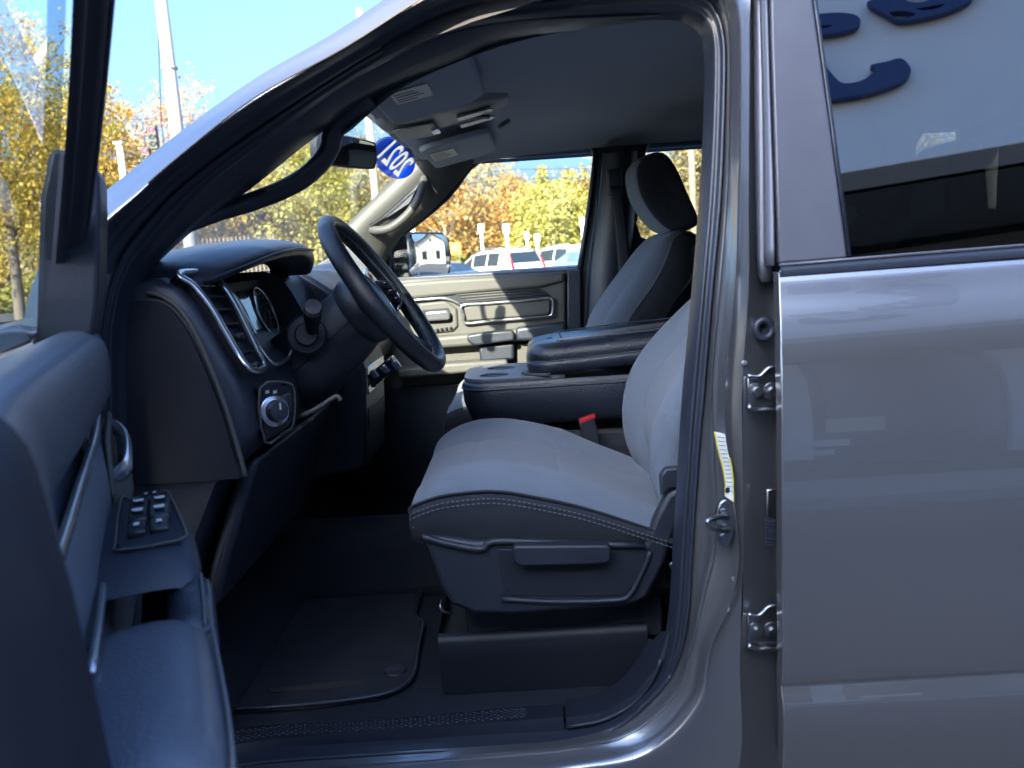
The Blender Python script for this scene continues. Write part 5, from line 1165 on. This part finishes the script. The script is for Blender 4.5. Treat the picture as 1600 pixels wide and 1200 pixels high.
def signpost(px, y, top, wpx, label, two=True):
    x = X_at(px, y); s_ = y+1.2; ztop = 1.56+(403-(px-800)*.066-top)/1300*s_
    rt = empty('sign_post', (x, y, 0), label, 'sign post', group='white posts behind the parked cars'); wd = wpx/1300*s_
    box('post', (x, y, ztop/2-.2), (wd*.45, .06, ztop-.4), POLEW, rt, bevel=.01)
    box('sign_board', (x, y-.05, ztop-.2), (wd, .04, .42), POLEW, rt, bevel=.01)
    if two:
        for k in (-1, 1): box('sign_mark', (x+k*wd*.22, y-.075, ztop-.17), (wd*.22, .01, .16), GREYTRIM, rt, bevel=0)
for a_ in ((650, 38, 338, 15, 'white sign post just above the far door mirror'), (756, 38, 355, 9, 'white sign post above the wagon front door'), (795, 38, 355, 10, 'white sign post above the wagon rear door'), (826, 44, 367, 7, 'narrow white sign post above the wagon tail'), (842, 44, 370, 9, 'short white sign post right of the narrow one'), (913, 36, 345, 8, 'tall white sign post at the window edge by the far pillar')): signpost(*a_)
ORNG = mat('orange_board', (.75, .20, .03), rough=.5)
xo = X_at(712, 36); ob = empty('orange_board', (xo, 36, 0), 'square orange board with a pale centre behind the wagon bonnet', 'sign')
zo = 1.56+(408-392)/1300*37.2
box('board', (xo, 36, zo), (.62, .05, .55), ORNG, ob, bevel=.02); box('board_mark', (xo+.04, 35.96, zo+.03), (.16, .02, .10), WHITEP, ob, bevel=.02)
for k in (-1, 1): box('leg', (xo+k*.2, 36.02, zo/2-.1), (.05, .04, zo-.1), GREYTRIM, ob)
fx0 = X_at(296, 47); fc = empty('picket_fence', (fx0, 47, 0), 'dark picket fence seen above the dashboard', 'fence')
for k in range(22): box('picket', (fx0+k*.24, 47, 1.85), (.11, .04, 3.7), BARK, fc, bevel=.005)
for z_ in (1.0, 3.3): box('rail', (fx0+2.5, 47.06, z_), (5.4, .05, .10), BARK, fc)
# ---- parked cars
CGL = mat('car_glass', (.02, .03, .04), rough=.05, coat=.5); TYRE = mat('tyre', (.02, .02, .022), rough=.8); TAIL = mat('tail_lamp', (.55, .01, .015), rough=.2, coat=.5); ALLOY = mat('alloy', (.5, .5, .52), rough=.3, metal=.9)
CARS = {'suv': dict(L=4.7, W=1.90, H=1.74, roof=[(-2.35,.78),(-2.2,1.0),(-1.25,1.10),(-.95,1.16),(-.25,1.62),(.1,1.70),(.8,1.74),(1.6,1.72),(1.95,1.64),(2.28,1.10),(2.35,.80)], belt=1.10, win=((-.78,-.05),(.02,.86),(.94,1.62)), rear=(1.98, 2.22)),
        'sedan': dict(L=4.6, W=1.82, H=1.47, roof=[(-2.3,.62),(-2.15,.80),(-1.2,.96),(-.9,1.0),(-.1,1.40),(.3,1.47),(.9,1.44),(1.2,1.36),(1.85,1.06),(2.25,1.0),(2.3,.7)], belt=.97, win=((-.60,.12),(.19,.98),), rear=(1.22, 1.80))}
def car(px, y, ang, spec, paint, label, z0=0.0, glass=None):
    K = CARS[spec]; x0 = X_at(px, y); rt = empty('parked_car', (x0, y, z0), label, 'car', group='cars parked across the lot')
    Mx = Matrix.Translation((x0, y, z0)) @ Matrix.Rotation(R_(ang), 4, 'Z'); W2 = K['W']/2; bl = K['belt']
    def zr(x): return interp(K['roof'], x)
    def half(x, z):
        e = 1-.10*max(0, (abs(x)-1.7)/.65)**2; h = W2*e
        if z > bl: h -= (z-bl)*.30
        return h
    def P(x, y_, z): return Mx @ V((x, y_, z))
    xs = [-K['L']/2+.001, -2.2, -1.9, -1.4, -1.0, -.6, -.2, .2, .6, 1.0, 1.4, 1.8, 2.05, 2.2, K['L']/2-.001]; rows_ = []
    for x in xs:
        zt = zr(x); b = min(bl, zt-.03); r_ = []
        for f, z in ((.90, .28), (.99, .36), (1.0, .60), (1.0, .80*b+.1), (.985, b)): r_.append((half(x, z)*f, z))
        r_ += [(half(x, (b+zt)/2)*.985, (b+zt)/2), (half(x, zt)*.94, zt-.05), (half(x, zt)*.80, zt-.008), (half(x, zt)*.4, zt+.008)]
        rows_.append([P(x, -a, z) for a, z in r_]+[P(x, a, z) for a, z in r_[::-1]])
    loft('body', rows_, paint, rt, cu=True, caps=True, auto=50)
    g_ = glass or CGL
    for s_ in (-1, 1):
        for a, b in K['win']:
            q = []
            for x, top in ((a, 0), (b, 0), (b, 1), (a, 1)):
                zt = zr(x); z = bl+.03 if not top else max(bl+.10, zt-.11); xx = x+(.12 if top and a == K['win'][0][0] and x == a else 0); z = min(z, zr(xx)-.08)
                q.append((xx, z))
            mesh('side_window', [P(x, s_*(half(x, z)*.985+.012), z) for x, z in q], [(0, 1, 2, 3)], g_, rt, smooth=False)
        box('door_mirror', P(-.72, s_*(W2+.10), bl+.08), (.12, .2, .14), paint, rt, bevel=.03, rot=Mx.to_3x3())
        hl_ = [P(x, s_*(half(x, z)*.93), z) for x, z in ((-2.28, .74), (-2.12, .80), (-2.12, .68), (-2.28, .64))]
        box('head_lamp', P(-2.22, s_*W2*.68, .74), (.14, .34, .14), GREYTRIM, rt, bevel=.03, rot=Mx.to_3x3())
        ra_, rb_ = K['rear']
        if spec == 'suv':
            prism('tail_lamp', [P(x+.02, s_*half(x, z)*f, z) for x, z, f in ((2.02, 1.56, .90), (2.12, 1.42, .92), (2.24, 1.18, .95), (2.33, .96, .97), (2.34, .90, .80), (2.28, 1.10, .80), (2.16, 1.32, .84), (2.05, 1.54, .84))], (Mx.to_3x3() @ V((.02, 0, .0))), TAIL, rt, bevel=.006)
        else: box('tail_lamp', P(2.25, s_*W2*.72, .90), (.12, .36, .14), TAIL, rt, bevel=.03, rot=Mx.to_3x3())
        for xw_ in (-1.42, 1.42):
            wh = lathe('wheel', [(.20, -.10), (.31, -.11), (.335, -.08), (.335, .08), (.31, .11), (.21, .10)], P(xw_, s_*(W2-.12), .335), Mx.to_3x3() @ V((0, s_, 0)), TYRE, rt, n=24)
            lathe('rim', [(.01, .085), (.10, .08), (.20, .10), (.215, .06)], P(xw_, s_*(W2-.12), .335), Mx.to_3x3() @ V((0, s_, 0)), ALLOY, wh, n=20)
    def across(name, xa, xb, m_, inset):
        za, zb = zr(xa), zr(xb); n = V((-(zb-za), 0, xb-xa)).normalized()
        if n.z < 0: n = -n
        q = [(xa, -half(xa, za)*inset, za), (xa, half(xa, za)*inset, za), (xb, half(xb, zb)*inset, zb), (xb, -half(xb, zb)*inset, zb)]
        mesh(name, [P(x, y_, z)+Mx.to_3x3() @ (n*.022) for x, y_, z in q], [(0, 1, 2, 3)], m_, rt, smooth=False)
    across('windscreen', -.90, -.22, g_, .80); across('rear_window', K['rear'][0], K['rear'][1], g_, .80)
    if spec == 'suv':
        for s_ in (-1, 1): tube('roof_rail', [P(-.1, s_*W2*.70, zr(-.1)+.05), P(.8, s_*W2*.72, zr(.8)+.06), P(1.7, s_*W2*.70, zr(1.7)+.05)], .022, ALLOY, rt, n=6)
    return rt
CW = mat('white_car_paint', (.78, .77, .74), rough=.3, coat=1); CB = mat('blue_car_paint', (.22, .34, .50), rough=.3, metal=.3, coat=1); CD = mat('dark_car_paint', (.05, .055, .065), rough=.3, coat=1); CS = mat('silver_car_paint', (.45, .46, .48), rough=.3, metal=.6, coat=1); CR = mat('red_car_paint', (.45, .02, .02), rough=.3, coat=1)
LGL = mat('sky_tinted_glass', (.10, .16, .22), rough=.04, coat=.8)  # car glass with the reflected sky painted in as a paler blue
car(768, 32, -51, 'suv', CW, 'white wagon with tall red tail lamps seen over the far door', .08)
car(868, 35, -50, 'suv', CW, 'white car parked just behind the wagon tail', .10)
car(945, 27, 118, 'sedan', CB, 'pale blue car with sky in its windscreen by the far pillar', .22, LGL)
car(672, 30, -48, 'sedan', CD, 'dark car in front of the wagon bonnet', .05)
car(895, 44, -50, 'suv', CS, 'silver car roof far behind the pale blue car', .12)
# ---- white gabled building behind the truck, seen in the far door mirror
hs = empty('gabled_building', (38, 5, 0), 'white gabled building reflected in the far door mirror', 'building')
CREAM = mat('cream_siding', (.52, .48, .40), rough=.7, var=.04, vscale=2)
prism('gable_wall', [V((36, 0, 0)), V((36, 10.5, 0)), V((36, 10.5, 4.2)), V((36, 5.2, 6.6)), V((36, 0, 4.2))], (8, 0, 0), CREAM, hs, bevel=.02)
for s_ in (0, 1):
    a, b = (V((35.6, -.5, 4.0)), V((35.6, 5.2, 6.75))) if s_ == 0 else (V((35.6, 5.2, 6.75)), V((35.6, 11, 4.0)))
    prism('roof_slope', [a, b, b+V((0, 0, .18)), a+V((0, 0, .18))], (8.8, 0, 0), WALL2, hs, bevel=.02)
for y_ in (2.0, 7.0): box('window', (35.97, y_+.6, 1.9), (.06, 1.3, 1.6), SHOPG, hs, bevel=.01)
lathe('round_vent', [(.3, 0), (.34, .04), (.30, .06), (.01, .06)], (36, 5.2, 5.2), (-1, 0, 0), GREYTRIM, hs, n=20)
